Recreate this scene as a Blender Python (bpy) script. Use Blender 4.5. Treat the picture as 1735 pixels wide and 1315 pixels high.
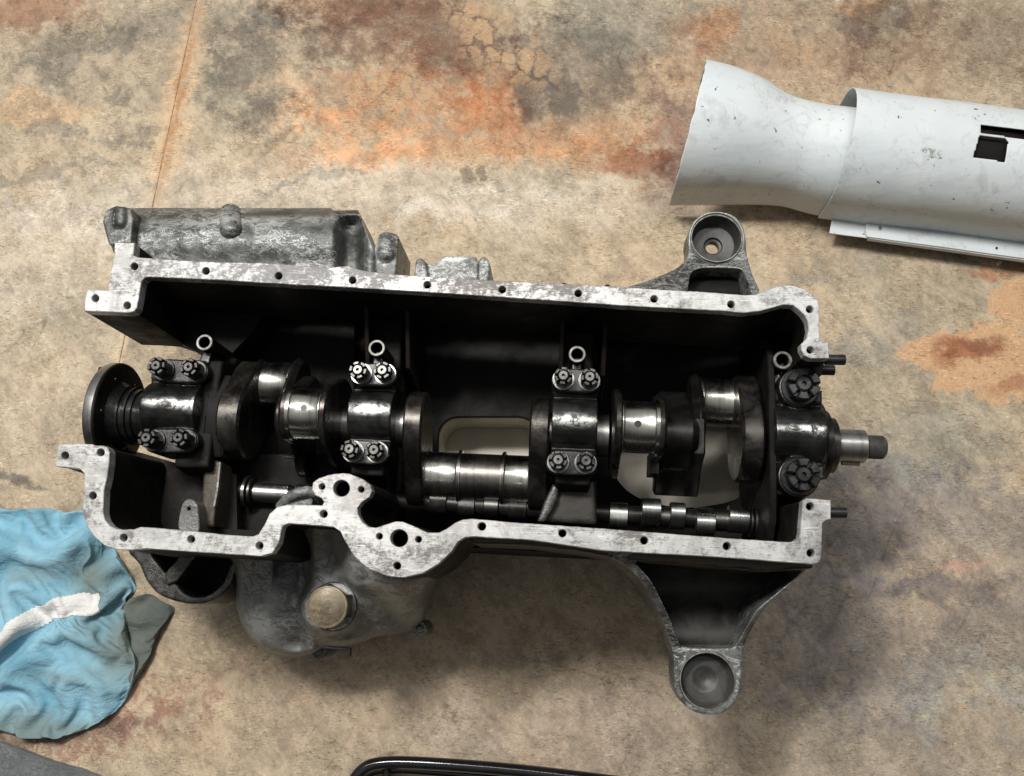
import bpy, bmesh, math, random
import numpy as np
from mathutils import Vector, Matrix, noise
from mathutils.geometry import tessellate_polygon
random.seed(7); np.random.seed(7)
for o in list(bpy.data.objects): bpy.data.objects.remove(o)
S = bpy.context.scene
COL = S.collection

# ------------------------------------------------------------------ camera
FPX, IW, IH = 1450.0, 1735.0, 1315.0
NADIR = (950.0, 1000.0)
CAMH = 1.30
_d = Vector((NADIR[0]-IW/2, -(NADIR[1]-IH/2), -FPX)).normalized()      # straight down, seen by the camera
_z = -_d
_x = (Vector((1, 0, 0)) - _z*_z.x).normalized()
_y = _z.cross(_x)
RCW = Matrix((_x, _y, _z)).transposed()      # world -> camera (columns are the world axes in camera space)
RWC = RCW.transposed()                       # camera -> world
cam_d = bpy.data.cameras.new('camera'); cam = bpy.data.objects.new('camera', cam_d); COL.objects.link(cam)
cam.matrix_world = Matrix.Translation((0, 0, CAMH)) @ RWC.to_4x4()
cam_d.sensor_width = 36; cam_d.lens = 36*FPX/IW; cam_d.sensor_fit = 'HORIZONTAL'
cam_d.clip_start = 0.02; cam_d.clip_end = 60
S.camera = cam

def W(px, py, z=0.0):
    "the point of the place at height z seen at photograph pixel px, py"
    r = RWC @ Vector((px-IW/2, -(py-IH/2), -FPX))
    t = (z-CAMH)/r.z
    return Vector((r.x*t, r.y*t, z))
def PX(p):
    c = RCW @ (Vector(p)-Vector((0, 0, CAMH)))
    return (IW/2 + FPX*c.x/-c.z, IH/2 - FPX*c.y/-c.z)

# ------------------------------------------------------------------ light
wd = bpy.data.worlds.new('World'); S.world = wd; wd.use_nodes = True
wb = wd.node_tree.nodes['Background']
wb.inputs[1].default_value = 0.60
_n = wd.node_tree.nodes; _l = wd.node_tree.links
_tc = _n.new('ShaderNodeTexCoord'); _dp = _n.new('ShaderNodeVectorMath'); _dp.operation = 'DOT_PRODUCT'; _dp.inputs[1].default_value = (-0.10, 0.40, 0.91)
_cr = _n.new('ShaderNodeValToRGB'); _l.new(_tc.outputs['Generated'], _dp.inputs[0]); _l.new(_dp.outputs['Value'], _cr.inputs[0]); _l.new(_cr.outputs[0], wb.inputs[0])
_cr.color_ramp.elements[0].position = 0.35; _cr.color_ramp.elements[0].color = (0.04, 0.039, 0.037, 1)      # walls of the workshop
_cr.color_ramp.elements[1].position = 0.92; _cr.color_ramp.elements[1].color = (0.80, 0.81, 0.80, 1)      # pale ceiling
def area(name, loc, target, size, size_y, power, color):
    l = bpy.data.lights.new(name, 'AREA'); l.shape = 'RECTANGLE'; l.size = size; l.size_y = size_y
    l.energy = power; l.color = color
    o = bpy.data.objects.new(name, l); COL.objects.link(o); o.location = loc
    o.rotation_euler = (Vector(target)-Vector(loc)).to_track_quat('-Z', 'Y').to_euler()
    return o
area('ceiling_lamp', (-0.80, 1.20, 2.70), (-0.1, 0.2, 0.2), 0.75, 0.22, 66, (1.0, 0.965, 0.92))
area('fluorescent_row', (-0.15, 1.12, 2.75), (-0.1, 0.25, 0.2), 3.9, 0.085, 36, (1.0, 0.985, 0.95))
S.view_settings.view_transform = 'Standard'; S.view_settings.look = 'None'
S.view_settings.exposure = 0.0; S.view_settings.gamma = 1.0
S.render.engine = 'CYCLES'

# ------------------------------------------------------------------ materials
class NT:
    def __init__(s, name):
        s.m = bpy.data.materials.new(name); s.m.use_nodes = True
        s.t = s.m.node_tree; s.n = s.t.nodes; s.b = s.n['Principled BSDF']
        g = s.n.new('ShaderNodeNewGeometry'); s.pos = g.outputs['Position']; s.geo = g
    def link(s, a, b): s.t.links.new(a, b)
    def val(s, node, i, v):
        if isinstance(v, (int, float)): node.inputs[i].default_value = v
        elif isinstance(v, (tuple, list)): node.inputs[i].default_value = tuple(v)+((1,) if len(v) == 3 and len(node.inputs[i].default_value) == 4 else ())
        else: s.link(v, node.inputs[i])
    def noise(s, scale, detail=6, rough=0.6, dist=0.0, vec=None, typ=None):
        n = s.n.new('ShaderNodeTexNoise'); n.inputs['Scale'].default_value = scale
        n.inputs['Detail'].default_value = detail; n.inputs['Roughness'].default_value = rough
        n.inputs['Distortion'].default_value = dist
        if typ: n.noise_type = typ
        s.link(vec if vec is not None else s.pos, n.inputs['Vector']); return n.outputs[0]
    def noisec(s, scale, detail=3, vec=None):
        n = s.n.new('ShaderNodeTexNoise'); n.inputs['Scale'].default_value = scale
        n.inputs['Detail'].default_value = detail
        s.link(vec if vec is not None else s.pos, n.inputs['Vector']); return n.outputs[1]
    def voro(s, scale, feature='F1', vec=None, rnd=1.0, out=0):
        n = s.n.new('ShaderNodeTexVoronoi'); n.feature = feature; n.inputs['Scale'].default_value = scale
        n.inputs['Randomness'].default_value = rnd
        s.link(vec if vec is not None else s.pos, n.inputs['Vector']); return n.outputs[out]
    def map(s, loc=(0,0,0), rot=(0,0,0), scale=(1,1,1), vec=None, typ='POINT'):
        n = s.n.new('ShaderNodeMapping'); n.vector_type = typ
        n.inputs['Location'].default_value = loc; n.inputs['Rotation'].default_value = rot; n.inputs['Scale'].default_value = scale
        s.link(vec if vec is not None else s.pos, n.inputs['Vector']); return n.outputs[0]
    def ramp(s, v, a, b, lo=0.0, hi=1.0, smooth=True):
        n = s.n.new('ShaderNodeMapRange'); n.interpolation_type = 'SMOOTHSTEP' if smooth else 'LINEAR'
        s.link(v, n.inputs[0])
        for i, x in enumerate((a, b, lo, hi)): n.inputs[i+1].default_value = x
        return n.outputs[0]
    def math(s, op, a, b=0.0, c=0.0):
        n = s.n.new('ShaderNodeMath'); n.operation = op
        for i, x in enumerate((a, b, c)): s.val(n, i, x)
        return n.outputs[0]
    def vadd(s, a, b, k=1.0):
        n = s.n.new('ShaderNodeVectorMath'); n.operation = 'MULTIPLY_ADD'
        s.link(b, n.inputs[0]); n.inputs[1].default_value = (k, k, k); s.link(a, n.inputs[2]); return n.outputs[0]
    def vlen(s, a):
        n = s.n.new('ShaderNodeVectorMath'); n.operation = 'LENGTH'; s.link(a, n.inputs[0]); return n.outputs['Value']
    def mix(s, f, a, b, mode='MIX'):
        n = s.n.new('ShaderNodeMix'); n.data_type = 'RGBA'; n.blend_type = mode
        s.val(n, 0, f); s.val(n, 6, a); s.val(n, 7, b); return n.outputs[2]
    def bump(s, h, strength=0.3, dist=0.002, prev=None):
        n = s.n.new('ShaderNodeBump'); n.inputs['Strength'].default_value = strength; n.inputs['Distance'].default_value = dist
        s.link(h, n.inputs['Height'])
        if prev is not None: s.link(prev, n.inputs['Normal'])
        return n.outputs[0]
    def blob(s, p, rx, ry, rot=0.0, vec=None, soft=0.5):
        v = s.map((p[0], p[1], 0), (0, 0, rot), (rx, ry, 10), vec, 'TEXTURE')
        return s.ramp(s.vlen(v), 1.0+soft*0.4, max(0.0, 1.0-soft))
    def out(s, col=None, rough=None, metal=None, nrm=None, coat=None):
        for k, v in (('Base Color', col), ('Roughness', rough), ('Metallic', metal), ('Normal', nrm), ('Coat Weight', coat)):
            if v is None: continue
            s.val(s.b, s.b.inputs.find(k), v)
        return s.m

def m_flange():
    t = NT('machined_aluminium_face')
    n1 = t.noise(20, 7, 0.75, 0.4); n2 = t.noise(130, 6, 0.8, 0.3)
    st = t.noise(190, 5, 0.75, 0.2, t.map(rot=(0, 0, 1.45), scale=(1, 6, 1)))
    f = t.math('MULTIPLY_ADD', n2, 0.55, t.math('MULTIPLY', n1, 0.75))
    f = t.math('MULTIPLY_ADD', st, 0.45, f)
    p = W(430, 462, ZF); dirt = t.blob(p, 0.20, 0.03, 0, None, 0.9)
    p2 = W(800, 480, ZF); d2 = t.blob(p2, 0.30, 0.03, 0, None, 0.9)
    p3 = W(620, 930, ZF); d3 = t.blob(p3, 0.09, 0.05, 0, None, 0.9)
    f = t.math('MULTIPLY_ADD', dirt, 0.10, f); f = t.math('MULTIPLY_ADD', d2, 0.05, f); f = t.math('MULTIPLY_ADD', d3, 0.04, f)
    k = t.ramp(f, 0.86, 1.00)
    sm_ = t.noise(13, 6, 0.72, 0.8, t.map((5, 5, 0)))
    c = t.mix(t.ramp(sm_, 0.42, 0.60), (0.53, 0.53, 0.52), (0.34, 0.335, 0.325))
    brush = t.noise(60, 5, 0.8, 0.1, t.map(rot=(0, 0, 1.50), scale=(1, 9, 1)))
    c = t.mix(t.ramp(brush, 0.50, 0.68, 0, 0.45), c, (0.24, 0.235, 0.225))
    c = t.mix(t.math('MULTIPLY', k, 0.82), c, (0.105, 0.092, 0.085))
    c = t.mix(t.math('MULTIPLY', dirt, 0.5), c, (0.21, 0.21, 0.22))
    br = t.ramp(t.noise(35, 5, 0.7, 1.0, t.map((3, 1, 0))), 0.58, 0.72)
    c = t.mix(t.math('MULTIPLY', br, 0.35), c, (0.30, 0.20, 0.14))
    pits = t.ramp(t.voro(420), 0.0, 0.16)
    pm = t.ramp(t.noise(40, 3), 0.5, 0.62)
    pk = t.math('MULTIPLY', t.math('SUBTRACT', 1.0, pits), pm)
    c = t.mix(pk, c, (0.06, 0.05, 0.05))
    sc = t.noise(30, 3, 0.5, 0.0, t.map(rot=(0, 0, 1.2), scale=(1, 30, 1)))
    c = t.mix(t.ramp(sc, 0.64, 0.70, 0, 0.6), c, (0.85, 0.85, 0.85))
    sc2 = t.noise(24, 3, 0.5, 0.0, t.map(rot=(0, 0, -0.5), scale=(1, 34, 1)))
    c = t.mix(t.ramp(sc2, 0.65, 0.70, 0, 0.6), c, (0.09, 0.085, 0.08))
    nb = t.bump(f, 0.25, 0.001); nb = t.bump(pits, 0.3, 0.0006, nb)
    return t.out(c, t.ramp(k, 0, 1, 0.42, 0.6), 0.25, nb)

def m_cast(name, base, hi, lo, metal=0.55, rough=0.42, sc=1.0, edge=0.6, bump=0.5, rub=()):
    "rough cast alloy: mottled grey, pale rubbed scratches, oil-darkened areas"
    t = NT(name)
    v = t.vadd(t.pos, t.noisec(18*sc), 0.02)
    n1 = t.noise(20*sc, 8, 0.7, 0.8); n2 = t.noise(130*sc, 6, 0.7)
    c = t.mix(t.ramp(n1, 0.38, 0.66), lo, base)
    w = t.noise(44*sc, 8, 0.8, 0.7, t.map(rot=(0, 0, 0.5), scale=(1, 2.2, 1.4), vec=v))
    ridg = t.math('ABSOLUTE', t.math('SUBTRACT', w, 0.5))
    k = t.math('MULTIPLY', t.ramp(ridg, 0.030, 0.0), t.ramp(t.noise(16*sc, 4), 0.42, 0.56))
    c = t.mix(t.math('MULTIPLY', k, edge), c, hi)
    k2 = t.ramp(n2, 0.60, 0.75); c = t.mix(t.math('MULTIPLY', k2, 0.35*edge), c, hi)
    c = t.mix(t.ramp(t.noise(380, 3, 0.7), 0.54, 0.68, 0, 0.5), c, tuple(x*0.35 for x in lo))
    gr = t.noise(26*sc, 7, 0.8, 0.3, t.map((7, 3, 2))); c = t.mix(t.ramp(gr, 0.53, 0.60, 0, 0.6), c, tuple(x*0.6 for x in lo))
    for (px, py, rx, ry, rot, kk) in rub:      # metal rubbed bright
        p = W(px, py, 0.22); c = t.mix(t.math('MULTIPLY', t.math('MULTIPLY', t.blob((p.x, p.y), rx, ry, rot, v, 0.9), t.ramp(w, 0.36, 0.60)), kk), c, hi)
    # worn bright edges
    pt = t.ramp(t.geo.outputs['Pointiness'], 0.53, 0.60)
    c = t.mix(t.math('MULTIPLY', pt, edge), c, hi)
    nb = t.bump(t.noise(480, 3, 0.7), bump, 0.0006); nb = t.bump(n2, bump, 0.0014, nb); nb = t.bump(n1, bump*0.5, 0.003, nb)
    return t.out(c, t.ramp(n1, 0.35, 0.7, rough-0.1, rough+0.15), metal, nb)

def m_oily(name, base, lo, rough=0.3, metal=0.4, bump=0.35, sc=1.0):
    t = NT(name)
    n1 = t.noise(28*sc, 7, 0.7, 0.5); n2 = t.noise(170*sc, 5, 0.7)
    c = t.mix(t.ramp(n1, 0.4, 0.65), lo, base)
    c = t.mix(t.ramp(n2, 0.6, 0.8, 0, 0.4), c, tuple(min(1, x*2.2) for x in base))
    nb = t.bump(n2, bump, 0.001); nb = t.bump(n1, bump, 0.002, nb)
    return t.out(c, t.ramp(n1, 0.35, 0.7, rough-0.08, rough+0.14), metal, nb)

def m_steel(name, col, rough, axis_ang=0.0, streak=0.12, stain=0.3):
    "turned or ground steel with rings running around the shaft"
    t = NT(name)
    s1 = t.noise(1.0, 4, 0.6, 0, t.map(rot=(0, 0, -axis_ang), scale=(650, 3, 3)))
    s2 = t.noise(1.0, 4, 0.6, 0, t.map(rot=(0, 0, -axis_ang), scale=(160, 5, 5)))
    n = t.noise(45, 6, 0.7, 0.5)
    c = t.mix(t.ramp(s2, 0.45, 0.75, 0, stain), col, tuple(x*0.35 for x in col))
    c = t.mix(t.ramp(n, 0.5, 0.75, 0, stain), c, (col[0]*0.35, col[1]*0.28, col[2]*0.2))
    r = t.math('MULTIPLY_ADD', s1, streak, t.ramp(n, 0.3, 0.7, rough-0.05, rough+0.08))
    return t.out(c, r, 1.0, t.bump(s1, 0.06, 0.0004))

def m_paint():
    t = NT('white_paint_on_sheet_metal')
    n = t.noise(7, 5, 0.6); n2 = t.noise(38, 6, 0.7, 1.2); n3 = t.noise(70, 4, 0.6, 0, t.map((5, 2, 0)))
    c = t.mix(t.ramp(n, 0.35, 0.7), (0.60, 0.655, 0.675), (0.69, 0.725, 0.735))
    c = t.mix(t.ramp(n2, 0.52, 0.66, 0, 0.38), c, (0.42, 0.455, 0.46))
    c = t.mix(t.ramp(t.noise(16, 6, 0.75, 0.6, t.map((2, 8, 3))), 0.56, 0.66, 0, 0.45), c, (0.40, 0.43, 0.43))
    chips = t.math('MULTIPLY', t.ramp(t.voro(60, vec=t.vadd(t.pos, t.noisec(150, 3), 0.016)), 0.17, 0.11), t.ramp(n3, 0.54, 0.60))
    c = t.mix(chips, c, (0.10, 0.11, 0.10))
    fine = t.math('MULTIPLY', t.ramp(t.noise(190, 3, 0.6, 0.8), 0.665, 0.69), t.ramp(n2, 0.5, 0.62))
    c = t.mix(fine, c, (0.16, 0.18, 0.15))
    p = W(1592, 205, 0.2)
    v = t.vadd(t.pos, t.noisec(60), 0.03)
    sp = t.math('MULTIPLY', t.blob((p.x+0.015, p.y-0.012), 0.020, 0.0055, -0.1, v, 0.6), t.ramp(t.noise(160, 4, 0.8), 0.50, 0.55))
    c = t.mix(sp, c, (0.22, 0.25, 0.19))
    nb = t.bump(n2, 0.12, 0.002); nb = t.bump(t.noise(11, 4, 0.5, 0, t.map(scale=(0.5, 2, 1))), 0.25, 0.01, nb)
    return t.out(c, 0.48, 0.0, nb)

def m_cloth(name, base, lo, dirt_shade_amt, white=False):
    t = NT(name)
    n = t.noise(14, 6, 0.65, 0.4); n2 = t.noise(60, 5, 0.7)
    c = t.mix(t.ramp(n, 0.35, 0.68), lo, base)
    c = t.mix(t.ramp(n2, 0.45, 0.8, 0, 0.1 if white else 0.3), c, tuple(x*0.65 for x in base))
    if not white:
        v = t.vadd(t.pos, t.noisec(22, 4), 0.035)
        dcol = (0.17, 0.20, 0.17)
        for (x, y, rx, ry, k) in ((178, 960, .05, .05, .8), (165, 1010, .03, .08, .5), (250, 1060, .05, .07, 1.0), (205, 1085, .035, .06, .7),
                                  (30, 1215, .10, .03, .75), (70, 950, .06, .018, .5), (140, 1225, .09, .02, .7), (110, 1125, .07, .012, .45)):  # dirt spots; the thin ones along folds also paint crease shade
            p = W(x, y, 0.03)
            c = t.mix(t.math('MULTIPLY', t.blob(p, rx, ry, 0, v, 0.9), k*dirt_shade_amt), c, dcol)
    ang = 0.5
    wv = t.noise(1, 2, 0.5, 0, t.map(rot=(0, 0, ang), scale=(1400, 500, 300)))
    nb = t.bump(wv, 0.25, 0.0006); nb = t.bump(n2, 0.5, 0.003, nb)
    nb = t.bump(t.noise(30, 5, 0.6, 1.5, t.map(rot=(0, 0, -0.4), scale=(1, 2.2, 1))), 0.5, 0.008, nb)
    m = t.out(c, 0.85, 0.0, nb)
    t.b.inputs['Sheen Weight'].default_value = 0.15
    return m

def m_simple(name, col, rough, metal=0.0, var=0.3, sc=60, bump=0.15):
    t = NT(name); n = t.noise(sc, 5, 0.65, 0.4)
    c = t.mix(t.ramp(n, 0.35, 0.7), tuple(x*(1-var) for x in col), tuple(min(1, x*(1+var)) for x in col))
    return t.out(c, rough, metal, t.bump(n, bump, 0.001))

def m_floor():
    t = NT('stained_concrete')
    a = t.n.new('ShaderNodeAttribute'); a.attribute_name = 'stain'; c = a.outputs['Color']
    fine = t.noise(120, 5, 0.8, 0.2); vf = t.noise(420, 3, 0.75); l2 = t.noise(19, 4, 0.7, 0.3, t.map((3, 5, 0)))
    c = t.mix(t.ramp(fine, 0.53, 0.62, 0, 0.24), c, (0.52, 0.48, 0.44), 'MULTIPLY')
    c = t.mix(t.ramp(fine, 0.46, 0.38, 0, 0.26), c, (1.45, 1.45, 1.42), 'MULTIPLY')
    c = t.mix(t.ramp(vf, 0.50, 0.68, 0, 0.32), c, (0.62, 0.60, 0.57), 'MULTIPLY')
    for (sc_, mp, lo_, hi_, col, kk) in ((90, (1, 3, 0), 0.575, 0.60, (1.55, 1.55, 1.55), .55), (75, (9, 4, 0), 0.580, 0.605, (0.42, 0.39, 0.36), .65), (170, (4, 8, 0), 0.585, 0.61, (0.36, 0.33, 0.30), .7), (150, (8, 1, 0), 0.59, 0.615, (1.45, 1.45, 1.45), .5)):
        fk = t.noise(sc_, 4, 0.72, 0.5, t.map(mp, (0, 0, 0.72), (1, 4.2, 1)))
        c = t.mix(t.math('MULTIPLY', t.ramp(fk, lo_, hi_), t.math('MULTIPLY', t.ramp(l2, 0.42, 0.54), kk)), c, col, 'MULTIPLY')
    dots = t.math('MULTIPLY', t.ramp(t.voro(85), 0.12, 0.06), t.ramp(t.noise(17, 3, 0.5, 0, t.map((11, 3, 0))), 0.54, 0.62))
    c = t.mix(t.math('MULTIPLY', dots, 0.8), c, (0.09, 0.07, 0.05))
    h = t.math('MULTIPLY_ADD', fine, 0.6, l2); h = t.math('MULTIPLY_ADD', vf, 0.25, h); h = t.math('MULTIPLY_ADD', t.noise(45, 5, 0.75), 0.7, h)
    return t.out(c, t.ramp(l2, 0.3, 0.7, 0.62, 0.85), 0.0, t.bump(h, 0.6, 0.004))

# ---- stains of the concrete, computed per vertex of a fine sheet
def _hash(ix, iy, seed):
    h = (ix.astype(np.int64)*374761393 + iy.astype(np.int64)*668265263 + seed*1274126177) & 0x7fffffff
    h = ((h ^ (h >> 13))*1274126177) & 0x7fffffff
    return ((h ^ (h >> 16)) & 0xffffff)/float(0xffffff)
def _perlin(x, y, seed):
    ix, iy = np.floor(x), np.floor(y); fx, fy = x-ix, y-iy
    ux, uy = fx*fx*fx*(fx*(fx*6-15)+10), fy*fy*fy*(fy*(fy*6-15)+10)
    def g(dx, dy):
        a = _hash(ix+dx, iy+dy, seed)*2*np.pi
        return np.cos(a)*(fx-dx)+np.sin(a)*(fy-dy)
    a = g(0, 0)*(1-ux)+g(1, 0)*ux; b = g(0, 1)*(1-ux)+g(1, 1)*ux
    return a*(1-uy)+b*uy
def fbm(x, y, sc, octv=5, rough=0.6, seed=0):
    v = np.zeros_like(x); amp = 1.0; tot = 0.0; f = sc
    for o in range(octv):
        v += amp*_perlin(x*f+o*17.3, y*f-o*9.1, seed+o*31); tot += amp*amp; amp *= rough; f *= 2.03
    return v/(0.26*math.sqrt(tot))            # about unit variance
def SS(v, a, b):
    t = np.clip((v-a)/(b-a), 0, 1); return t*t*(3-2*t)
def cells(x, y, sc, seed, jit=0.85):
    x, y = x*sc, y*sc; ix, iy = np.floor(x), np.floor(y)
    d1 = np.full(x.shape, 9.0); d2 = np.full(x.shape, 9.0); cid = np.zeros(x.shape)
    for dx in (-1, 0, 1):
        for dy in (-1, 0, 1):
            cx, cy = ix+dx, iy+dy
            px = cx+0.5+jit*(_hash(cx, cy, seed)-0.5); py = cy+0.5+jit*(_hash(cx, cy, seed+5)-0.5)
            d = np.hypot(px-x, py-y); r = _hash(cx, cy, seed+9)
            near = d < d1; d2 = np.where(near, d1, np.minimum(d2, d)); cid = np.where(near, r, cid); d1 = np.where(near, d, d1)
    return d2-d1, cid
def stain_colors(x, y):
    z = lambda sc, o=5, r=0.6, sd=0, **k: fbm(x, y, sc, o, r, sd)
    w1x, w1y = z(7, 5, .6, 1)*.012, z(7, 5, .6, 2)*.012
    w2x, w2y = z(26, 4, .65, 3)*.0045, z(26, 4, .65, 4)*.0045
    X1, Y1, X2, Y2 = x+w1x+w2x, y+w1y+w2y, x+w2x, y+w2y
    crumb = fbm(x, y, 30, 6, .78, 7)
    l0 = z(2.6, 7, .66, 11); l1 = z(6.5, 8, .72, 12); l2 = z(17, 7, .74, 13); l3 = z(38, 5, .78, 14)
    ca, sa = math.cos(0.72), math.sin(0.72); u, v = x*ca+y*sa, -x*sa+y*ca       # v varies quickly: flecks run down to the right
    strk = fbm(u*3.2, v, 16, 6, .75, 15)
    c = np.empty(x.shape+(3,))
    def lerp(f, col):
        for q in range(3): c[..., q] = c[..., q]*(1-f)+f*col[q]
    def mul(f, col):
        for q in range(3): c[..., q] *= 1-f+f*col[q]
    c[...] = (0.475, 0.378, 0.262)
    lerp(SS(l0, -0.2, 1.2)*.55, (0.375, 0.315, 0.23)); lerp(SS(l0, 0.1, -1.4)*.45, (0.53, 0.385, 0.245))
    lerp(SS(l1, 0.0, 1.1)*.40, (0.36, 0.30, 0.20)); lerp(SS(l1, -0.1, -1.4)*.34, (0.59, 0.475, 0.325))
    lerp(SS(l2, 0.45, 0.85)*.34, (0.25, 0.205, 0.145)); lerp(SS(l2, -0.4, -1.0)*.34, (0.62, 0.52, 0.375))
    lerp(SS(l3, 0.6, 1.3)*.32, (0.205, 0.165, 0.115)); lerp(SS(l3, -0.8, -1.5)*.24, (0.70, 0.58, 0.41))
    lerp(SS(strk, 0.7, 1.4)*.32, (0.23, 0.185, 0.13)); lerp(SS(strk, -0.8, -1.5)*.28, (0.68, 0.57, 0.40))
    AV = (0.45, 0.355, 0.225)
    patch = SS(l1, -0.5, 0.5); patch2 = SS(l3, -0.4, 0.5); patch3 = .3+.7*SS(l2, 0.7, -0.5)
    def blob(px, py, rx, ry, rot, fx, fy, soft):
        p = W(px, py, 0); dx, dy = fx-p.x, fy-p.y; cr, sr = math.cos(rot), math.sin(rot)
        d = np.hypot((dx*cr+dy*sr)/rx, (-dx*sr+dy*cr)/ry)
        return SS(d, 1+soft*.4, max(0.0, 1-soft))
    def st(px, py, rx, ry, rot, col, k, fine=False, soft=0.8, tex=None, hard=0.0):
        f = blob(px, py, rx, ry, -rot, X2 if fine else X1, Y2 if fine else Y1, soft)
        h = 0.16*crumb*np.clip(f*6, 0, 1)
        f = SS(f+h, 0.10+0.30*hard, 0.90-0.30*hard)*k
        if tex is not None: f = f*tex
        mul(f, tuple(a/b for a, b in zip(col, AV)))
    OR = (0.44, 0.235, 0.105); RU = (0.26, 0.125, 0.065); GR = (0.235, 0.20, 0.14); BR = (0.22, 0.135, 0.08); LT = (0.54, 0.45, 0.32); PE = (0.57, 0.385, 0.21)
    st(800, 170, .42, .14, 0, (0.42, 0.275, 0.155), .62); st(300, 80, .40, .10, 0, (0.37, 0.285, 0.18), .5); st(1400, 130, .45, .10, 0, (0.40, 0.28, 0.17), .5)
    st(450, 335, .60, .085, -0.03, LT, .75); st(980, 350, .35, .05, 0, LT, .6); st(60, 420, .18, .14, 0, LT, .6); st(60, 620, .2, .2, 0, LT, .3)
    st(1560, 1000, .45, .24, 0.1, (0.29, 0.24, 0.185), .8, tex=.4+.6*patch); st(1500, 860, .34, .10, 0.1, (0.30, 0.26, 0.20), .7); st(1600, 1000, .10, .03, 0.05, (0.19, 0.155, 0.12), .7, True); st(1500, 985, .10, .012, 0.05, (0.40, 0.33, 0.25), .6, True); st(1380, 1080, .25, .15, 0.1, (0.30, 0.245, 0.18), .6)
    st(1250, 1290, .6, .14, 0, (0.38, 0.305, 0.215), .6); st(850, 1180, .45, .16, 0, (0.42, 0.325, 0.22), .5); st(420, 1200, .25, .10, 0, (0.50, 0.36, 0.22), .4)
    st(1640, 1180, .18, .08, 0.3, (0.56, 0.50, 0.33), .6, tex=patch)
    st(130, 110, .22, .10, 0, GR, .8, tex=.2+.8*patch); st(330, 40, .2, .06, 0, GR, .6); st(430, 110, .13, .15, 0.2, GR, .85, tex=.2+.8*patch); st(40, 20, .16, .05, 0, RU, .75)
    st(470, 200, .10, .07, 0, GR, .6, tex=patch2); st(200, 225, .16, .03, -0.1, GR, .6, tex=patch2); st(90, 215, .06, .025, 0, GR, .6, hard=1); st(100, 285, .16, .014, -0.05, GR, .6, hard=1); st(520, 300, .12, .012, -0.05, GR, .6, hard=1)
    st(700, 50, .26, .10, 0.1, BR, .9); st(620, 10, .2, .05, 0, RU, .7); st(780, 110, .16, .08, 0.3, RU, .55, tex=patch3)
    st(960, 120, .15, .13, 0.2, GR, .8); st(925, 150, .07, .05, 0.1, (0.15, 0.13, 0.10), .65); st(1060, 50, .16, .12, 0.2, (0.27, 0.24, 0.17), .7)
    st(1350, 60, .32, .10, 0, (0.29, 0.195, 0.12), .75, tex=patch3); st(1600, 60, .25, .10, 0, (0.25, 0.175, 0.11), .8, tex=patch3); st(1450, 30, .2, .05, 0, GR, .6, tex=patch)
    st(40, 190, .16, .04, -0.05, PE, .8, hard=0.6); st(480, 170, .10, .10, 0, PE, .5, tex=patch3)
    st(680, 160, .24, .08, -0.1, (0.44, 0.25, 0.12), .75, tex=patch3); st(820, 180, .10, .05, -0.3, OR, .8); st(600, 230, .17, .06, 0, PE, .7, tex=patch3); st(640, 262, .2, .028, -0.05, OR, .4)
    st(870, 215, .09, .05, 0, OR, .45); st(760, 265, .25, .045, 0, PE, .65); st(1000, 235, .18, .06, 0, (0.50, 0.30, 0.15), .6)
    st(1080, 275, .075, .04, 0.2, RU, .75, True); st(1040, 275, .12, .05, 0.1, OR, .45); st(1135, 230, .045, .12, 0, (0.25, 0.17, 0.125), .75); st(1140, 300, .05, .08, 0, (0.28, 0.18, 0.12), .5)
    st(1215, 50, .055, .05, 0, OR, .7); st(1160, 60, .05, .03, 0, OR, .4); st(1480, 8, .06, .03, 0, OR, .6); st(1150, 110, .1, .05, 0, PE, .4)
    st(1250, 345, .18, .05, 0, (0.28, 0.19, 0.12), .5)
    un = np.zeros(x.shape)
    for (px, py, rx, ry, r_) in ((1605, 600, .066, .038, 0.1), (1680, 585, .07, .042, 0.1), (1640, 638, .065, .028, -0.3), (1725, 515, .05, .045, 0), (1715, 650, .06, .032, -0.3), (1555, 600, .03, .02, 0)):
        un = np.maximum(un, blob(px, py, rx, ry, -r_, X2, Y2, 0.5))
    f = SS(un+0.13*crumb*np.clip(un*6, 0, 1), 0.36, 0.48)*.95; lerp(f*.7, (0.60, 0.385, 0.21)); mul(f*.3, tuple(a/b for a, b in zip((0.64, 0.385, 0.19), AV)))
    st(1640, 590, .06, .022, 0.12, RU, .85, True, 0.8); st(1600, 602, .03, .018, 0.1, RU, .6, True, 0.8); st(1670, 585, .05, .015, 0, BR, .6, True); st(1725, 650, .05, .02, -0.3, RU, .65, True)
    st(1705, 460, .08, .012, 0, (0.40, 0.17, 0.07), .7, True)
    st(1420, 540, .16, .10, 0.3, (0.34, 0.30, 0.22), .7, tex=patch); st(1560, 760, .18, .09, 0, (0.34, 0.31, 0.22), .6); st(1500, 440, .14, .05, 0, (0.36, 0.30, 0.2), .5, tex=patch)
    st(20, 810, .09, .010, 0.3, (0.13, 0.11, 0.09), .8, True); st(1640, 957, .055, .006, -0.05, (0.62, 0.36, 0.24), .8, True)
    st(180, 1230, .22, .05, -0.3, (0.33, 0.19, 0.12), .8, tex=patch2); st(60, 1250, .2, .02, -0.15, (0.14, 0.085, 0.06), .8, True)
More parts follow.
